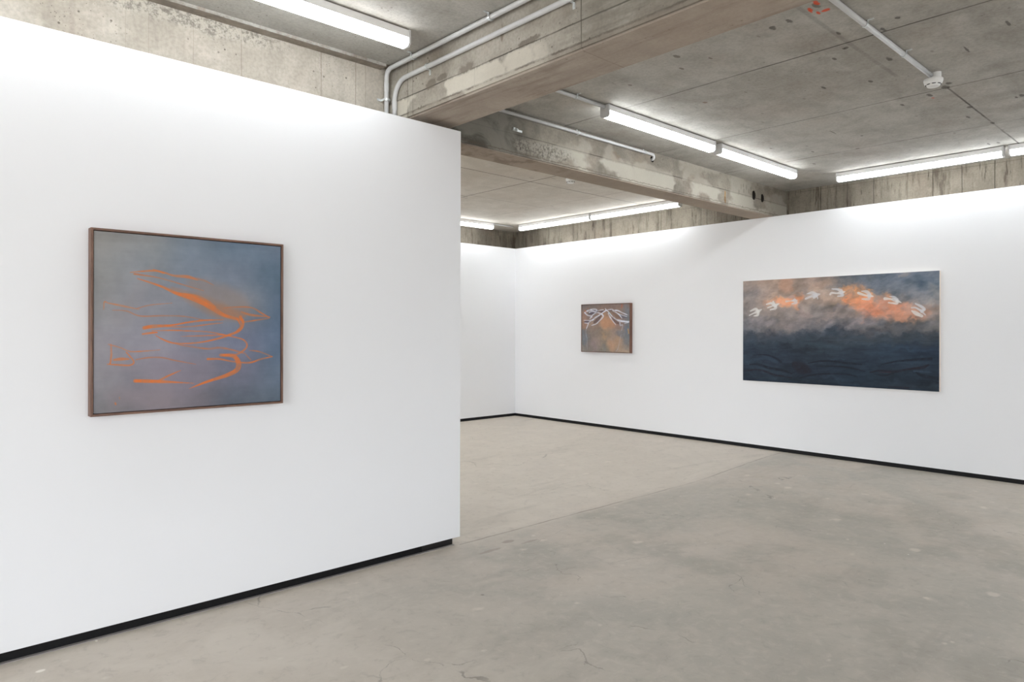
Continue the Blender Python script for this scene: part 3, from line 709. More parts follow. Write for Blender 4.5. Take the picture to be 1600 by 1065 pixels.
structure('floor', mbox(X0 - .2, 9.0, Y0 - .2, 9.7, -0.2, 0.0), M_floor)
bm = bmesh.new()
box(bm, 2.66, 9.0, Y0 - .2, 9.7, CZ, 3.62)
box(bm, X0 - .2, 2.655, 4.17, 9.7, CZ, 3.62)
box(bm, X0 - .2, 2.655, Y0 - .2, 4.080, CZL, 3.62)
box(bm, X0 - .2, 2.575, 4.080, 4.17, 3.311, 3.62)
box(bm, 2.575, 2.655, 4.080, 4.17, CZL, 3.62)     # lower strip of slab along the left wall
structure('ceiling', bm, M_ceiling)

def rough_edges(bm, cuts, amp, sc):
    """break up the sharp arrises of a cast beam a little"""
    from mathutils import noise as mn
    for v in bm.verts:
        d = mn.noise_vector(v.co * sc)
        v.co += Vector(d) * amp
    return bm

structure('wall_concrete_left', mbox(X0 - .1, 2.9, 4.16, 4.45, 0, 3.5), M_conc_left)
structure('wall_concrete_right', mbox(XC_, 8.9, Y0 - .1, 9.6, 0, 3.4), M_conc_right)
structure('wall_concrete_far', mbox(X0 - .1, XC_, YC_, 9.6, 0, 3.4), M_conc_right)
bm = mbox(2.65, 3.01, Y0 - .1, 4.165, BZ, 3.4)
es = [e for e in bm.edges if all(abs(v.co.z - BZ) < 1e-4 for v in e.verts) and abs(e.verts[0].co.x - e.verts[1].co.x) < 1e-4]
bmesh.ops.bevel(bm, geom=es, offset=0.012, segments=2, affect='EDGES')
structure('concrete_beam', bm, M_beam1, 'deep concrete beam running overhead past the end of the near white wall')

# cross beam with drilled holes in its face
bm = mbox(2.80, XC_ + .02, 4.16, 4.45, BZ, 3.4)
es = [e for e in bm.edges if all(abs(v.co.z - BZ) < 1e-4 for v in e.verts) and abs(e.verts[0].co.y - e.verts[1].co.y) < 1e-4]
bmesh.ops.bevel(bm, geom=es, offset=0.010, segments=2, affect='EDGES')
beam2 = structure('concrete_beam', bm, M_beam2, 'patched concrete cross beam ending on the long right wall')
beam2.data.materials.append(M_hole)
HOLES = [(7.80, 3.139, .047, .09), (8.01, 3.131, .043, .09), (5.745, 3.224, .030, .10)]
for hx, hz, hr, hd in HOLES:
    cb = bmesh.new()
    ring = []
    for yy in (4.10, 4.16 + hd):
        ring.append([cb.verts.new((hx + hr * (.85 if hr > .04 else 1) * (1 + .12 * math.sin(3 * a + hx)) * math.cos(a), yy, hz + hr * (1.3 if hr > .04 else 1) * (1 + .1 * math.cos(2 * a)) * math.sin(a)))
                     for a in [2 * math.pi * k / 20 for k in range(20)]])
    for k in range(20):
        cb.faces.new((ring[0][k], ring[0][(k + 1) % 20], ring[1][(k + 1) % 20], ring[1][k]))
    cb.faces.new(ring[0]); cb.faces.new(ring[1])
    cut = link('cutter', cb, M_hole)
    md = beam2.modifiers.new('hole', 'BOOLEAN'); md.object = cut; md.operation = 'DIFFERENCE'; md.solver = 'EXACT'
    bpy.context.view_layer.update()
    ev = beam2.evaluated_get(bpy.context.evaluated_depsgraph_get())
    me = bpy.data.meshes.new_from_object(ev)
    beam2.modifiers.clear()
    beam2.data = me
    bpy.data.objects.remove(cut)
for p in beam2.data.polygons:
    c = p.center
    if c.y > 4.162 and c.y < 4.30 and any((c.x - hx) ** 2 + (c.z - hz) ** 2 < (hr * 1.6) ** 2 for hx, hz, hr, hd in HOLES):
        p.material_index = 1 if len(beam2.data.materials) > 1 else 0

# white stud walls in front of the concrete
structure('wall_right', mbox(8.262, XC_ - .002, Y0, YC_ - .002, .046, 2.933), M_white)
structure('wall_far', mbox(X0, 8.262, 8.887, YC_ - .002, .046, 2.933), M_white)
structure('baseboard_right', mbox(8.265, XC_ - .01, Y0, 8.892, 0, .0455), M_black)
structure('baseboard_far', mbox(X0, 8.265, 8.890, YC_ - .01, 0, .0455), M_black)
# near white partition, floating on a recessed plinth
structure('wall_left', mbox(X0, 3.010, 3.803, 4.003, .054, 2.893, bevel=.0015), M_white)
structure('baseboard_left', mbox(X0, 2.705, 3.833, 4.0, 0, .0535), M_black)
structure('trim_1', mbox(2.7055, 2.966, 3.8345, 4.0, 0, .0525), M_black2, 'separate scuffed end piece of the black skirting')
structure('trim_2', mbox(X0, 2.966, 3.811, 3.8325, 0, .004), M_strip, 'grey strip on the floor along the black skirting')
# walls of the room behind the camera
# (their windows are invented, added to fill the room with light)
def added_window_wall(name, axis, pos, thick, a0, a1, openings, z0=.25, z1=2.95):
    """wall with openings invented to let in fill light; axis 0: wall across x at y = pos, axis 1: wall across y at x = pos"""
    bm = bmesh.new()
    def part(u0, u1, zz0, zz1, d0=0.0, d1=1.0, b=bm):
        p0, p1 = pos - thick * d1, pos - thick * d0
        if axis == 0: box(b, u0, u1, p0, p1, zz0, zz1)
        else: box(b, p0, p1, u0, u1, zz0, zz1)
    part(a0, a1, 0, z0); part(a0, a1, z1, 3.4)
    edges = [a0] + [e for o in openings for e in o] + [a1]
    for k in range(0, len(edges), 2):
        part(edges[k], edges[k + 1], z0, z1)
    structure(name, bm, M_white)
    global NWIN
    for u0, u1 in openings:
        NWIN += 1
        fb = bmesh.new()
        n = max(2, round((u1 - u0) / 1.5))
        for k in range(n + 1):
            c = u0 + .025 + (u1 - u0 - .05) * k / n
            part(c - .025, c + .025, z0, z1, .3, .7, fb)
        for k in range(n):
            c0 = u0 + .05 + (u1 - u0 - .05) * k / n; c1 = u0 + (u1 - u0 - .05) * (k + 1) / n
            part(c0, c1, z0, z0 + .05, .3, .7, fb); part(c0, c1, z1 - .05, z1, .3, .7, fb)
        structure('added_window_%d' % NWIN, fb, M_black)
        pl = bpy.data.lights.new('added_daylight', 'AREA')
        pl.shape = 'RECTANGLE'; pl.size = u1 - u0; pl.size_y = z1 - z0
        pl.cycles.is_portal = True
        po = bpy.data.objects.new('added_daylight', pl); COL.objects.link(po)
        mid = (u0 + u1) / 2; zc_ = (z0 + z1) / 2
        if axis == 0:
            po.location = (mid, pos - thick * .5, zc_); po.rotation_euler = (math.radians(90), 0, 0)
        else:
            po.location = (pos - thick * .5, mid, zc_); po.rotation_euler = (math.radians(90), 0, math.radians(-90))
NWIN = 0
added_window_wall('wall_back', 0, Y0, .15, X0, 8.65, [(.3, 2.3)])
added_window_wall('wall_west', 1, X0, .15, Y0 - .15, 9.6, [(Y0 + .3, 1.6), (4.7, 8.6)])

# ------------------------------------------------------------------ strip lights
LW, BW_, LLEN = .084, .080, 1.585
def lens_profile():
    h0, h1 = -.0521, -.100
    w = LW / 2
    return [(-w, h0), (-w, h0 - .030), (-w + .005, h0 - .038), (-w + .016, h1), (w - .016, h1), (w - .005, h0 - .038), (w, h0 - .030), (w, h0)]
def prism(bm, prof, x0, x1):
    a = [bm.verts.new((x0, y, z)) for y, z in prof]
    c = [bm.verts.new((x1, y, z)) for y, z in prof]
    n = len(prof)
    for k in range(n):
        bm.faces.new((a[k], a[(k + 1) % n], c[(k + 1) % n], c[k]))
    bm.faces.new(a); bm.faces.new(c)
    return bm
def make_light(name, label, loc, rotz):
    t = thing(name, label, 'ceiling light', loc, 'linear ceiling lights', rotz)
    L = LLEN / 2
    b = bmesh.new()
    w = BW_ / 2
    prism(b, [(-w, -.006), (-w - .0025, -.052), (w + .0025, -.052), (w, -.006)], -L + .014, L - .014)
    for xx in (-L * .6, L * .6):
        box(b, xx - .03, xx + .03, -.025, .025, -.0065, 0)
    link('housing', b, M_housing, t)
    b = bmesh.new()
    prism(b, lens_profile(), -L + .014, L - .014)
    link('diffuser', b, M_lens, t)
    for s in (-1, 1):
        b = bmesh.new()
        pr = [(-w - .003, -.003), (-w - .005, -.048)] + [(y * 1.05, z + (-.003 if z < -.06 else 0)) for y, z in lens_profile()] + [(w + .005, -.048), (w + .003, -.003)]
        prism(b, pr, s * L, s * (L - .014))
        link('end_cap', b, M_cap, t)
    return t

LIGHTS = [
    ('white strip light on the ceiling above the near wall with the grey painting', (2.390 - LLEN / 2, 3.556, CZL), 0),
    ('lit strip light in mid ceiling, half nearest the big beam, fed by a conduit', (4.26 + LLEN / 2, 3.545, CZ), 0),
    ('lit strip light in mid ceiling, half ending near the right wall', (5.95 + LLEN / 2, 3.545, CZ), 0),
    ('strip light along the right wall, beginning above the wide seascape painting', (8.02 + .045, 3.28 - LLEN / 2, CZ), math.pi / 2),
    ('strip light mostly cut off by the right edge of the photo', (8.02 + .045, 1.655 - LLEN / 2, CZ), math.pi / 2),
    ('strip light in the far bay along the right wall, end nearest the far corner', (8.03 + .045, 8.57 - LLEN / 2, CZ), math.pi / 2),
    ('strip light in the far bay along the right wall, end behind the cross beam', (8.03 + .045, 6.965 - LLEN / 2, CZ), math.pi / 2),
    ('strip light above the far end wall, partly hidden by the near white wall', (7.62 - LLEN / 2, 8.77, CZ), 0),
]
# visible rows run on unseen, plus invented rows added to fill the light
ADDED_LIGHTS = [((2.36 - LLEN * 1.5, 3.556, CZL), 0), ((2.33 - LLEN * 2.5, 3.556, CZL), 0),
       ((8.065, .03 - LLEN / 2, CZ), math.pi / 2), ((8.065, -1.6 - LLEN / 2 + .02, CZ), math.pi / 2),
       ((4.26 + LLEN / 2, -.25, CZ), 0), ((5.95 + LLEN / 2, -.25, CZ), 0),
       ((7.62 - LLEN * 1.5 - .03, 8.77, CZ), 0), ((7.62 - LLEN * 2.5 - .06, 8.77, CZ), 0),
       ((4.3 - LLEN * .5, 6.3, CZ), 0), ((4.3 - LLEN * 1.5 - .03, 6.3, CZ), 0), ((5.3 - LLEN * .5, 7.5, CZ), 0), ((5.3 - LLEN * 1.5 - .03, 7.5, CZ), 0)]
for lab, loc, rz in LIGHTS:
    make_light('strip_light', lab, loc, rz)
for loc, rz in ADDED_LIGHTS:
    t = make_light('strip_light', 'unseen strip light added to fill the room with light', loc, rz)
    t['group'] = 'added strip lights out of view'

# ------------------------------------------------------------------ conduits
def make_clip(parent, pos, along, out, r, tab):
    """saddle round the pipe plus a screwed tab; along = pipe direction, out = away from the surface, tab = tab direction"""
    along, out, tab = Vector(along), Vector(out), Vector(tab)
    pos = Vector(pos)
    b = bmesh.new()
    R = r + .0012; n = 14; hw = .008
    pts = []
    for k in range(n + 1):
        a = math.pi * k / n
        pts.append((math.cos(a), math.sin(a)))
    inner = []
    for rr in (R, R + .0025):
        for s in (-hw, hw):
            inner.append([b.verts.new(pos + along * s + tab * (rr * c) + out * (rr * q)) for c, q in pts])
    A, B_, C_, D_ = inner
    for k in range(n):
        b.faces.new((C_[k], C_[k + 1], D_[k + 1], D_[k])); b.faces.new((A[k], B_[k], B_[k + 1], A[k + 1]))
        b.faces.new((A[k], A[k + 1], C_[k + 1], C_[k])); b.faces.new((B_[k], D_[k], D_[k + 1], B_[k + 1]))
    # leg down to the surface and the tab lying on it
    def slab(p, u, v, w, lu, lv, lw):
        vs = [b.verts.new(p + u * (lu * i) + v * (lv * j) + w * (lw * k)) for i in (0, 1) for j in (-.5, .5) for k in (0, 1)]
        for f in ((0, 1, 3, 2), (4, 6, 7, 5), (0, 4, 5, 1), (2, 3, 7, 6), (0, 2, 6, 4), (1, 5, 7, 3)):
            b.faces.new([vs[i] for i in f])
    base = pos - out * (r + .004)
    slab(base + tab * R, out, along, tab, r + .004, 2 * hw, .0025)
    slab(base - tab * R, out, along, -tab, r + .004, 2 * hw, .0025)
    slab(base + tab * R, tab, along, out, .034, 2 * hw, .0025)
    # screw head
    o = link('pipe_clip', b, M_zinc, parent)
    c = base + tab * (R + .022) + out * .0025
    sb = tube(bmesh.new(), [c, c + out * .002, c + out * .0035], .0052, 12)
    link('screw', sb, M_zinc, o)
    return o

def make_conduit(label, pts, r, rad=.06, couplers=()):
    base = Vector(pts[0])
    t = thing('conduit', label, 'conduit', base, 'white conduits')
    path = [p - base for p in fillet(pts, rad)]
    b = tube(bmesh.new(), path, r, 20)
    link('pipe', b, M_conduit, t, smooth=True)
    for p, d in couplers:
        p = Vector(p) - base; d = Vector(d).normalized()
        link('coupling', tube(bmesh.new(), [p - d * .03, p + d * .03], r + .0022, 20), M_conduit, t)
    return t, base
def clip(t, base, pos, along, out, r, tab):
    make_clip(t, Vector(pos) - base, along, out, r, tab)

RC = .0155
z1 = CZL - RC - .006
t, b0 = make_conduit('white conduit tucked under the slab beside the big beam, outer of the two bent pipes',
    [(2.607, Y0, z1), (2.607, 4.128, z1), (2.607, 4.128, 2.5)], RC, .055, [((2.607, 4.128, 3.19), (0, 0, 1))])
for yy in (3.80, 3.02, 2.2): clip(t, b0, (2.607, yy, z1), (0, 1, 0), (0, 0, -1), RC + .002, (-1, 0, 0))
clip(t, b0, (2.607, 4.128, 3.098), (0, 0, 1), (0, -1, 0), RC + .008, (-1, 0, 0))
x2 = 2.65 - RC - .005
t, b0 = make_conduit('white conduit on the side of the big beam, lower of the two bent pipes',
    [(x2, Y0, 3.212), (x2, 4.060, 3.212), (x2, 4.060, 2.5)], RC, .13, [((x2, 4.060, 3.05), (0, 0, 1))])
for yy in (3.672, 2.41, 1.3): clip(t, b0, (x2, yy, 3.212), (0, 1, 0), (-1, 0, 0), RC + .001, (0, 0, -1))
RD = .0140
zc = CZ - RD - .005
t, b0 = make_conduit('white conduit across the ceiling ending at the smoke detector', [(3.011, 1.562, zc), (5.3948, 1.562, zc)], .0155)
for xx in (3.25, 4.215, 4.855): clip(t, b0, (xx, 1.562, zc), (1, 0, 0), (0, 0, -1), .0155, (0, -1, 0))
t, b0 = make_conduit('short white conduit feeding the middle strip lights from behind the big beam', [(3.011, 3.545, zc), (4.259, 3.545, zc)], RD)
clip(t, b0, (3.92, 3.545, zc), (1, 0, 0), (0, 0, -1), RD, (0, -1, 0))
yb = 4.16 - RD - .004
zb = 3.267
t, b0 = make_conduit('white conduit along the cross beam turning down into a hole', [(3.011, yb, zb), (5.745, yb, zb), (5.745, yb, 3.222), (5.745, 4.235, 3.222)], RD, .0200)
for xx in (4.615, 5.60): clip(t, b0, (xx, yb, zb), (1, 0, 0), (0, -1, 0), RD, (0, 0, 1) if xx > 9 else (0, 0, -1) if xx > 9 else (0, 0, 1))
make_conduit('thin white conduit linking the two far strip lights in the corner', [(7.60, 8.745, CZ - .018), (8.068, 8.745, CZ - .018)], .010)

# leftover steel fixing on the column head
t = thing('steel_bracket', 'small leftover steel fixing on the grey end of the cross beam', 'bracket', (3.882, 4.16, 3.146))
link('plate', mbox(-.055, .055, -.004, 0, -.009, .009, bevel=.001), M_zinc, t)
bm = bmesh.new(); tube(bm, [(-.02, -.004, .0), (-.02, -.03, .0)], .006, 12); tube(bm, [(-.02, -.012, 0), (-.02, -.02, 0)], .011, 6)
link('bolt', bm, M_zinc, t)
bm = mbox(-.052, -.028, -.012, -.004, -.006, .016, bevel=.001); link('tab', bm, M_zinc, t)

# ------------------------------------------------------------------ smoke detectors
def make_detector(label, loc, boxed):
    t = thing('smoke_detector', label, 'smoke detector', loc, None)
    zt = 0.0
    if boxed:
        bm = lathe(bmesh.new(), [(0, 0), (.030, 0), (.030, -.046), (.034, -.050), (0, -.050)], 40)
        o = link('junction_box', bm, M_det, t); o.location = (.030, -.010, 0)
        zt = -.050
    bm = lathe(bmesh.new(), [(0, zt), (.056, zt), (.060, zt - .004), (.060, zt - .016), (.057, zt - .020), (0, zt - .020)], 56)
    link('base', bm, M_det, t)
    bm = lathe(bmesh.new(), [(0, zt - .020), (.0565, zt - .020), (.0565, zt - .026), (.052, zt - .036), (.048, zt - .039), (.043, zt - .040), (.040, zt - .050), (.034, zt - .054), (.016, zt - .055), (0, zt - .055)], 56)
    link('head', bm, M_det, t)
    for k in range(8):
        a0 = 2 * math.pi * k / 8 + .1
        bm = bmesh.new()
        rows = []
        for rr, zz in ((.0490, zt - .0385), (.0432, zt - .0405), (.0432, zt - .0425), (.0490, zt - .0405)):
            rows.append([bm.verts.new((rr * math.cos(a0 + .5 * j / 6), rr * math.sin(a0 + .5 * j / 6), zz)) for j in range(7)])
        for q in range(4):
            for j in range(6):
                bm.faces.new((rows[q][j], rows[q][j + 1], rows[(q + 1) % 4][j + 1], rows[(q + 1) % 4][j]))
        link('vent_slot', bm, M_slot, t)
    return t
make_detector('round white smoke detector at the end of a conduit on the near ceiling', (5.395, 1.545, CZ), True)
make_detector('small white smoke detector on the far ceiling, just below the cross beam', (6.055, 5.555, CZ), False)

# ------------------------------------------------------------------ paintings
def hashnoise(h, w, fy, fx, seed, octaves=4, rough=.5):
    rng = np.random.RandomState(seed)
    out = np.zeros((h, w)); amp = 1.0; tot = 0
    for o in range(octaves):
        gy, gx = max(2, int(fy * 2 ** o) + 2), max(2, int(fx * 2 ** o) + 2)
        g = rng.rand(gy, gx)
        ys = np.linspace(0, min(fy * 2 ** o, gy - 1.001), h); xs = np.linspace(0, min(fx * 2 ** o, gx - 1.001), w)
        yi = np.minimum(ys.astype(int), gy - 2); xi = np.minimum(xs.astype(int), gx - 2)
        ty = ys - yi; tx = xs - xi
        ty = (ty * ty * (3 - 2 * ty))[:, None]; tx = (tx * tx * (3 - 2 * tx))[None, :]
        a = g[np.ix_(yi, xi)]; b = g[np.ix_(yi, xi + 1)]; c = g[np.ix_(yi + 1, xi)]; d = g[np.ix_(yi + 1, xi + 1)]
        out += amp * ((a * (1 - tx) + b * tx) * (1 - ty) + (c * (1 - tx) + d * tx) * ty)
        tot += amp; amp *= rough
    return out / tot

def smooth_path(pts, step=.003):
    P = np.array(pts, float)
    if len(P) > 2:
        Q = np.vstack([2 * P[0] - P[1], P, 2 * P[-1] - P[-2]])
    else:
        Q = np.vstack([2 * P[0] - P[1], P, 2 * P[1] - P[0]])
    out = []
    for i in range(1, len(Q) - 2):
        p0, p1, p2, p3 = Q[i - 1], Q[i], Q[i + 1], Q[i + 2]
        n = max(2, int(np.hypot(*(p2 - p1)[:2]) / step))
        for t in np.arange(n) / n:
            out.append(.5 * ((2 * p1) + (-p0 + p2) * t + (2 * p0 - 5 * p1 + 4 * p2 - p3) * t * t + (-p0 + 3 * p1 - 3 * p2 + p3) * t ** 3))
    out.append(P[-1])
    return np.array(out)

def draw(img, w, h, strokes, seed=1, wob=.0):
    H, W, _ = img.shape
    ys = (np.arange(H) / (H - 1) * h)[:, None]; xs = (np.arange(W) / (W - 1) * w)[None, :]
    for si, (pts, col, al, soft) in enumerate(strokes):
        path = smooth_path(pts, .004 if w > 1 else .002)
        cover = np.zeros((H, W))
        nz = hashnoise(H, W, h * 26, w * 26, seed + si, 3, .6) if soft < .95 else hashnoise(H, W, h * 9, w * 9, seed + si, 4, .62)
        amp = .35 if soft < .95 else 1.0
        for x, y, d in path:
            r = max(d / 2, .0012) * 1.9
            j0, j1 = np.searchsorted(xs[0], (x - r, x + r)); i0, i1 = np.searchsorted(ys[:, 0], (y - r, y + r))
            if i1 <= i0 or j1 <= j0: continue
            dist = np.hypot(xs[:, j0:j1] - x, ys[i0:i1] - y) / max(d / 2, .0012)
            dist = dist + (nz[i0:i1, j0:j1] - .5) * amp
            c = np.clip((1 + soft * .6 - dist) / (soft * 1.2 + .05), 0, 1)
            c = c * c * (3 - 2 * c)
            cover[i0:i1, j0:j1] = np.maximum(cover[i0:i1, j0:j1], c)
        a = (np.clip(cover * al * (.84 + (1.1 if .28 < soft < .95 else .4) * (nz - .5)), 0, 1))[..., None]
        c3 = np.array(col, float)
        img[:] = img * (1 - a) + c3 * a
    return img

def warp(img, amp, fy, fx, seed):
    """drag the wet paint about: displace the picture by smooth noise of amp cells"""
    H, W, _ = img.shape
    dy = (hashnoise(H, W, fy, fx, seed, 4, .6) - .5) * 4 * amp; dx = (hashnoise(H, W, fy, fx, seed + 1, 4, .6) - .5) * 4 * amp
    yy, xx = np.mgrid[0:H, 0:W]
    y = np.clip(yy + dy, 0, H - 1.001); x = np.clip(xx + dx, 0, W - 1.001)
    yi, xi = y.astype(int), x.astype(int); ty = (y - yi)[..., None]; tx = (x - xi)[..., None]
    y2 = np.minimum(yi + 1, H - 1); x2 = np.minimum(xi + 1, W - 1)
    return (img[yi, xi] * (1 - tx) + img[yi, x2] * tx) * (1 - ty) + (img[y2, xi] * (1 - tx) + img[y2, x2] * tx) * ty

def to_linear(img, gain):
    c = np.clip(img, 0, 255) / 255
    l = np.where(c <= .04045, c / 12.92, ((c + .055) / 1.055) ** 2.4)
    return np.clip(l * gain, 0, .95)

def canvas_mesh(name, img, w, h, depth, place, parent, gain=1.0):
    """front = grid carrying the paint colours; sides wrap back to the wall. place(u, v, d) -> local point"""
    H, W, _ = img.shape
    L = to_linear(img, gain)
    verts = []; cols = []
    for i in range(H):
        for j in range(W):
            verts.append(place(j / (W - 1) * w, i / (H - 1) * h, 0.0))
    cols = np.concatenate([L.reshape(-1, 3), np.ones((H * W, 1))], 1)
    faces = []
    for i in range(H - 1):
        r = i * W
        for j in range(W - 1):
            faces.append((r + j, r + j + 1, r + W + j + 1, r + W + j))
    n0 = len(verts)
    ring = [(0, 0), (w, 0), (w, h), (0, h)]
    sv = [place(u, v, 0.0) for u, v in ring] + [place(u, v, depth) for u, v in ring]
    verts += sv
    mats = [0] * len(faces)
    for k in range(4):
        k2 = (k + 1) % 4
        faces.append((n0 + k, n0 + 4 + k, n0 + 4 + k2, n0 + k2)); mats.append(1)
    faces.append((n0 + 4, n0 + 7, n0 + 6, n0 + 5)); mats.append(1)
    me = bpy.data.meshes.new(name)
    me.from_pydata([tuple(v) for v in verts], [], faces)
    me.materials.append(M_oil); me.materials.append(M_rawcanvas)
    me.polygons.foreach_set('material_index', mats)
    at = me.color_attributes.new('paint', 'FLOAT_COLOR', 'POINT')
    full = np.concatenate([cols, np.tile([[.8, .75, .7, 1]], (8, 1))], 0)
    at.data.foreach_set('color', full.astype(np.float32).ravel())
    me.update()
    o = bpy.data.objects.new(name, me); COL.objects.link(o); o.parent = parent
    return o

def lerp_grid(H, W, rows):
    """rows: list of colour rows bottom->top, each a list of colours left->right, smoothly interpolated"""
    a = np.array(rows, float)
    ny, nx, _ = a.shape
    ys = np.linspace(0, ny - 1.0001, H); xs = np.linspace(0, nx - 1.0001, W)
    yi = ys.astype(int); xi = xs.astype(int)
    ty = ys - yi; tx = xs - xi
    ty = (ty * ty * (3 - 2 * ty))[:, None, None]; tx = (tx * tx * (3 - 2 * tx))[None, :, None]
    f = lambda i, j: a[np.ix_(i, j)]
    return (f(yi, xi) * (1 - tx) + f(yi, xi + 1) * tx) * (1 - ty) + (f(yi + 1, xi) * (1 - tx) + f(yi + 1, xi + 1) * tx) * ty

# --- large grey painting with orange lines
wA, hA = .921, .870
H, W = 400, 424
img = lerp_grid(H, W, [
    [(130, 126, 130), (124, 118, 124), (112, 108, 116), (100, 106, 118), (88, 102, 116)],
    [(136, 134, 140), (130, 126, 136), (122, 118, 130), (108, 110, 126), (90, 106, 124)],
    [(138, 136, 142), (132, 132, 142), (124, 124, 138), (112, 118, 138), (92, 108, 130)],
    [(140, 138, 140), (128, 130, 138), (122, 126, 136), (122, 124, 130), (94, 110, 130)],
    [(144, 142, 142), (128, 132, 138), (118, 128, 142), (112, 122, 138), (94, 112, 130)],
    [(150, 147, 145), (138, 140, 142), (116, 128, 142), (108, 124, 142), (98, 114, 132)]])
n = hashnoise(H, W, 3, 3, 5, 5, .55)[..., None]; n2 = hashnoise(H, W, 6, 5, 9, 5, .6)[..., None]
img += (n - .5) * np.array([34, 26, 26]) + (n2 - .5) * np.array([20, 20, 22])
img += ((hashnoise(H, W, 60, 10, 3, 3) - .5) * 5 + (hashnoise(H, W, 14, 18, 23, 4, .6) - .5) * 12)[..., None]
# pale grey-mauve clouding along the bottom
draw(img, wA, hA, [([(.30, .20, .12), (.42, .17, .16), (.52, .20, .10)], (136, 128, 140), .45, 1.0), ([(.10, .08, .10), (.30, .06, .10)], (140, 128, 134), .4, 1.0),
                   ([(.25, .70, .05), (.12, .45, .08)], (140, 132, 132), .25, 1.0)], 77)
draw(img, wA, hA, PAINT_A, 11)
t = thing('painting', 'large grey blue painting of loose orange lines, framed, on the near white wall', 'painting', (.743, 3.803, 1.085))
W_, H_ = .949, .898
FD = -.053      # front of the frame, measured from the wall
fw = .0105
for nm, a in (('a', (0, fw, 0, H_, M_walnut_v)), ('b', (W_ - fw, W_, 0, H_, M_walnut_v)), ('c', (fw, W_ - fw, 0, fw, M_walnut_h)), ('d', (fw, W_ - fw, H_ - fw, H_, M_walnut_h))):
    link('frame_rail', mbox(a[0], a[1], FD, -.001, a[2], a[3], bevel=.0008), a[4], t)
link('backing', mbox(fw, W_ - fw, -.010, -.001, fw, H_ - fw), M_shadowgap, t)
canvas_mesh('canvas', img, wA, hA, .034, lambda u, v, d: Vector((.014 + u, -.046 + d, .014 + v)), t, GAIN_A)

# --- small painting with white winged lines
wB, hB = .947, .735 - .0
H, W = 230, 300
img = lerp_grid(H, W, [
    [(128, 122, 116), (136, 124, 118), (134, 126, 116), (152, 134, 118), (160, 142, 126)],
    [(120, 118, 118), (134, 120, 116), (138, 124, 112), (160, 134, 114), (124, 120, 118)],
    [(126, 118, 116), (134, 120, 112), (146, 128, 112), (140, 124, 116), (110, 116, 124)],
    [(140, 120, 110), (142, 122, 110), (168, 134, 112), (140, 114, 104), (112, 116, 122)],
    [(136, 116, 108), (130, 112, 106), (140, 116, 102), (138, 118, 108), (116, 114, 118)],
    [(120, 114, 114), (124, 112, 106), (136, 112, 100), (140, 118, 108), (130, 110, 104)]])
n = hashnoise(H, W, 5, 6, 15, 5, .6)[..., None]
img += (n - .5) * np.array([40, 30, 26])
draw(img, wB, hB, PAINT_B[:13], 31)
img = warp(img, 9, 7, 8, 71)
img += (hashnoise(H, W, 26, 30, 73, 3, .6) - .5)[..., None] * 16
draw(img, wB, hB, PAINT_B[13:], 32)
t = thing('painting', 'small brown painting of white wing shapes in a brown frame, right wall', 'painting', (8.262, 7.292, 1.163), rotz=-math.pi / 2)
W_, H_ = .959, .747
FD = -.062
fw = .006
for a in ((0, fw, 0, H_, M_brown_v), (W_ - fw, W_, 0, H_, M_brown_v), (fw, W_ - fw, 0, fw, M_brown_v), (fw, W_ - fw, H_ - fw, H_, M_brown_v)):
    link('frame_rail', mbox(a[0], a[1], FD, -.001, a[2], a[3], bevel=.0008), a[4], t)
link('backing', mbox(fw, W_ - fw, -.010, -.001, fw, H_ - fw), M_shadowgap, t)
wB, hB = W_ - 2 * fw - .008, H_ - 2 * fw - .008
canvas_mesh('canvas', img, wB, hB, .042, lambda u, v, d: Vector((fw + .004 + u, -.056 + d, fw + .004 + v)), t, GAIN_B)

# --- wide seascape with white birds, unframed
wC, hC = 2.234, 1.275
H, W = 330, 580
img = lerp_grid(H, W, [
    [(36, 50, 66), (34, 48, 62), (36, 50, 64), (36, 52, 68), (38, 50, 64), (34, 46, 58)],
    [(42, 56, 72), (38, 50, 64), (38, 50, 66), (38, 54, 70), (36, 50, 64), (34, 46, 60)],
    [(46, 60, 76), (42, 54, 70), (40, 52, 66), (42, 56, 72), (42, 56, 72), (40, 54, 70)],
    [(48, 60, 76), (44, 56, 70), (46, 58, 70), (46, 58, 72), (48, 64, 82), (46, 62, 82)],
    [(68, 76, 88), (64, 72, 84), (60, 70, 82), (66, 74, 84), (64, 72, 82), (66, 74, 84)],
    [(122, 118, 122), (124, 116, 116), (112, 108, 112), (108, 104, 108), (94, 92, 94), (106, 102, 100)],
    [(138, 130, 128), (144, 132, 126), (142, 132, 128), (146, 132, 126), (160, 134, 122), (132, 124, 120)],
    [(140, 130, 126), (152, 132, 120), (150, 134, 124), (160, 136, 120), (130, 124, 124), (120, 124, 130)],
    [(136, 130, 130), (156, 138, 128), (152, 136, 126), (130, 126, 126), (108, 116, 128), (100, 112, 126)],
    [(140, 132, 128), (158, 138, 124), (150, 132, 122), (120, 120, 124), (104, 112, 124), (92, 106, 122)]])
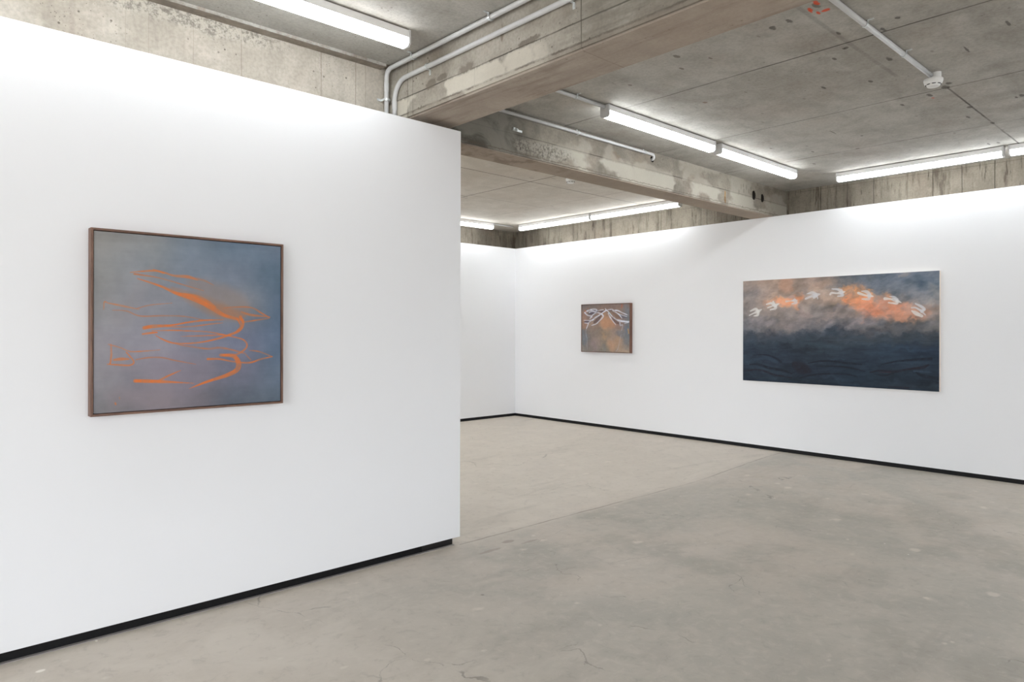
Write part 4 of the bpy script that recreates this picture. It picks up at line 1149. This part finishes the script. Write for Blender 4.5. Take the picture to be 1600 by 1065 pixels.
# diagonal cloud brushing in the sky, long swells in the sea
yy, xx = np.mgrid[0:H, 0:W]
big = hashnoise(900, 1200, 24, 22, 21, 5, .62)
ii = np.clip((yy * 1.0 + 200 - xx * .32).astype(int), 0, 899); jj = np.clip((xx + yy * .5).astype(int), 0, 1199)
diag = big[ii, jj]
v = yy / (H - 1)
sky = np.clip((v - .42) / .14, 0, 1)[..., None]
img += sky * (diag - .5)[..., None] * np.array([70, 58, 52]) + sky * (hashnoise(H, W, 5, 8, 4, 5, .6) - .5)[..., None] * np.array([44, 26, 10])
sea = 1 - sky
sw = hashnoise(H, W, 30, 8, 41, 4, .6); sw2 = hashnoise(H, W, 10, 6, 43, 5, .65)
img += sea * ((sw - .5) * 26 + (sw2 - .5) * 30)[..., None] * np.array([.8, 1.0, 1.1])
# ragged sea edge
edge = np.exp(-((v + (diag - .5) * .16 - .49) / .05) ** 2)[..., None]
img += edge * (hashnoise(H, W, 26, 22, 47, 4, .6) - .5)[..., None] * 50
draw(img, wC, hC, [(p, c, a * .84, so * 1.25) for p, c, a, so in PAINT_C[:25]], 61)
img = warp(img, 9, 9, 16, 81)
img = warp(img, 5, 30, 40, 83)
big2 = hashnoise(900, 1200, 70, 44, 87, 4, .6)
streak = big2[ii, jj]
img += sky * (streak - .5)[..., None] * np.array([46, 40, 38]) + sky * (diag - .5)[..., None] * np.array([34, 30, 30])
img += sea * (hashnoise(H, W, 60, 16, 89, 4, .65) - .5)[..., None] * np.array([16, 20, 22])
img = np.clip(img * (1 + .12 * sky), 8, 250)
PAINT_C[41:] = [([(x, y, d * 1.45) for x, y, d in p], c, a, so) for p, c, a, so in PAINT_C[41:]]
draw(img, wC, hC, PAINT_C[25:], 62)
t = thing('painting', 'wide unframed painting of white birds over dark sea on the right wall', 'painting', (8.262, 4.526, .863), rotz=-math.pi / 2)
canvas_mesh('canvas', img, wC, hC, .043, lambda u, v, d: Vector((u, -.045 + d, v)), t, GAIN_C)

# ------------------------------------------------------------------ camera
cam = bpy.data.cameras.new('camera')
co = bpy.data.objects.new('camera', cam)
COL.objects.link(co)
th, roll = math.radians(47.3698), math.radians(0.12743)
Fv = Vector((math.cos(th), math.sin(th), 0)); Rv = Vector((math.sin(th), -math.cos(th), 0)); Zv = Vector((0, 0, 1))
rt = Rv * math.cos(roll) + Zv * math.sin(roll)
up = Zv * math.cos(roll) - Rv * math.sin(roll)
m = Matrix((rt, up, -Fv)).transposed().to_4x4()
m.translation = (0, 0, 1.5)
co.matrix_world = m
cam.sensor_width = 36.0
cam.lens = 1077.652 / 1600 * 36.0
cam.shift_y = -(532.5 - 515.766) / 1600
cam.clip_start = 0.05
scn.camera = co

# ------------------------------------------------------------------ world and view
w = bpy.data.worlds.new('world'); scn.world = w
w.use_nodes = True
nt = w.node_tree
bgn = nt.nodes['Background']
tc = nt.nodes.new('ShaderNodeTexCoord'); sx = nt.nodes.new('ShaderNodeSeparateXYZ')
nt.links.new(tc.outputs['Generated'], sx.inputs[0])
mr = nt.nodes.new('ShaderNodeMapRange'); nt.links.new(sx.outputs[2], mr.inputs[0])
mr.inputs[1].default_value = -.05; mr.inputs[2].default_value = .05; mr.inputs[3].default_value = 0; mr.inputs[4].default_value = 1
mx = nt.nodes.new('ShaderNodeMix'); mx.data_type = 'RGBA'
nt.links.new(mr.outputs[0], mx.inputs[0])
mx.inputs[6].default_value = GROUND          # ground light for the invented windows
mx.inputs[7].default_value = SKY             # overcast sky
nt.links.new(mx.outputs[2], bgn.inputs[0])
bgn.inputs[1].default_value = SKY_STRENGTH
scn.cycles.max_bounces = 8
scn.cycles.diffuse_bounces = 5
scn.view_settings.view_transform = 'Standard'
scn.view_settings.look = 'None'
scn.view_settings.exposure = EXPOSURE
scn.view_settings.gamma = 1.0
scn.view_settings.use_curve_mapping = False
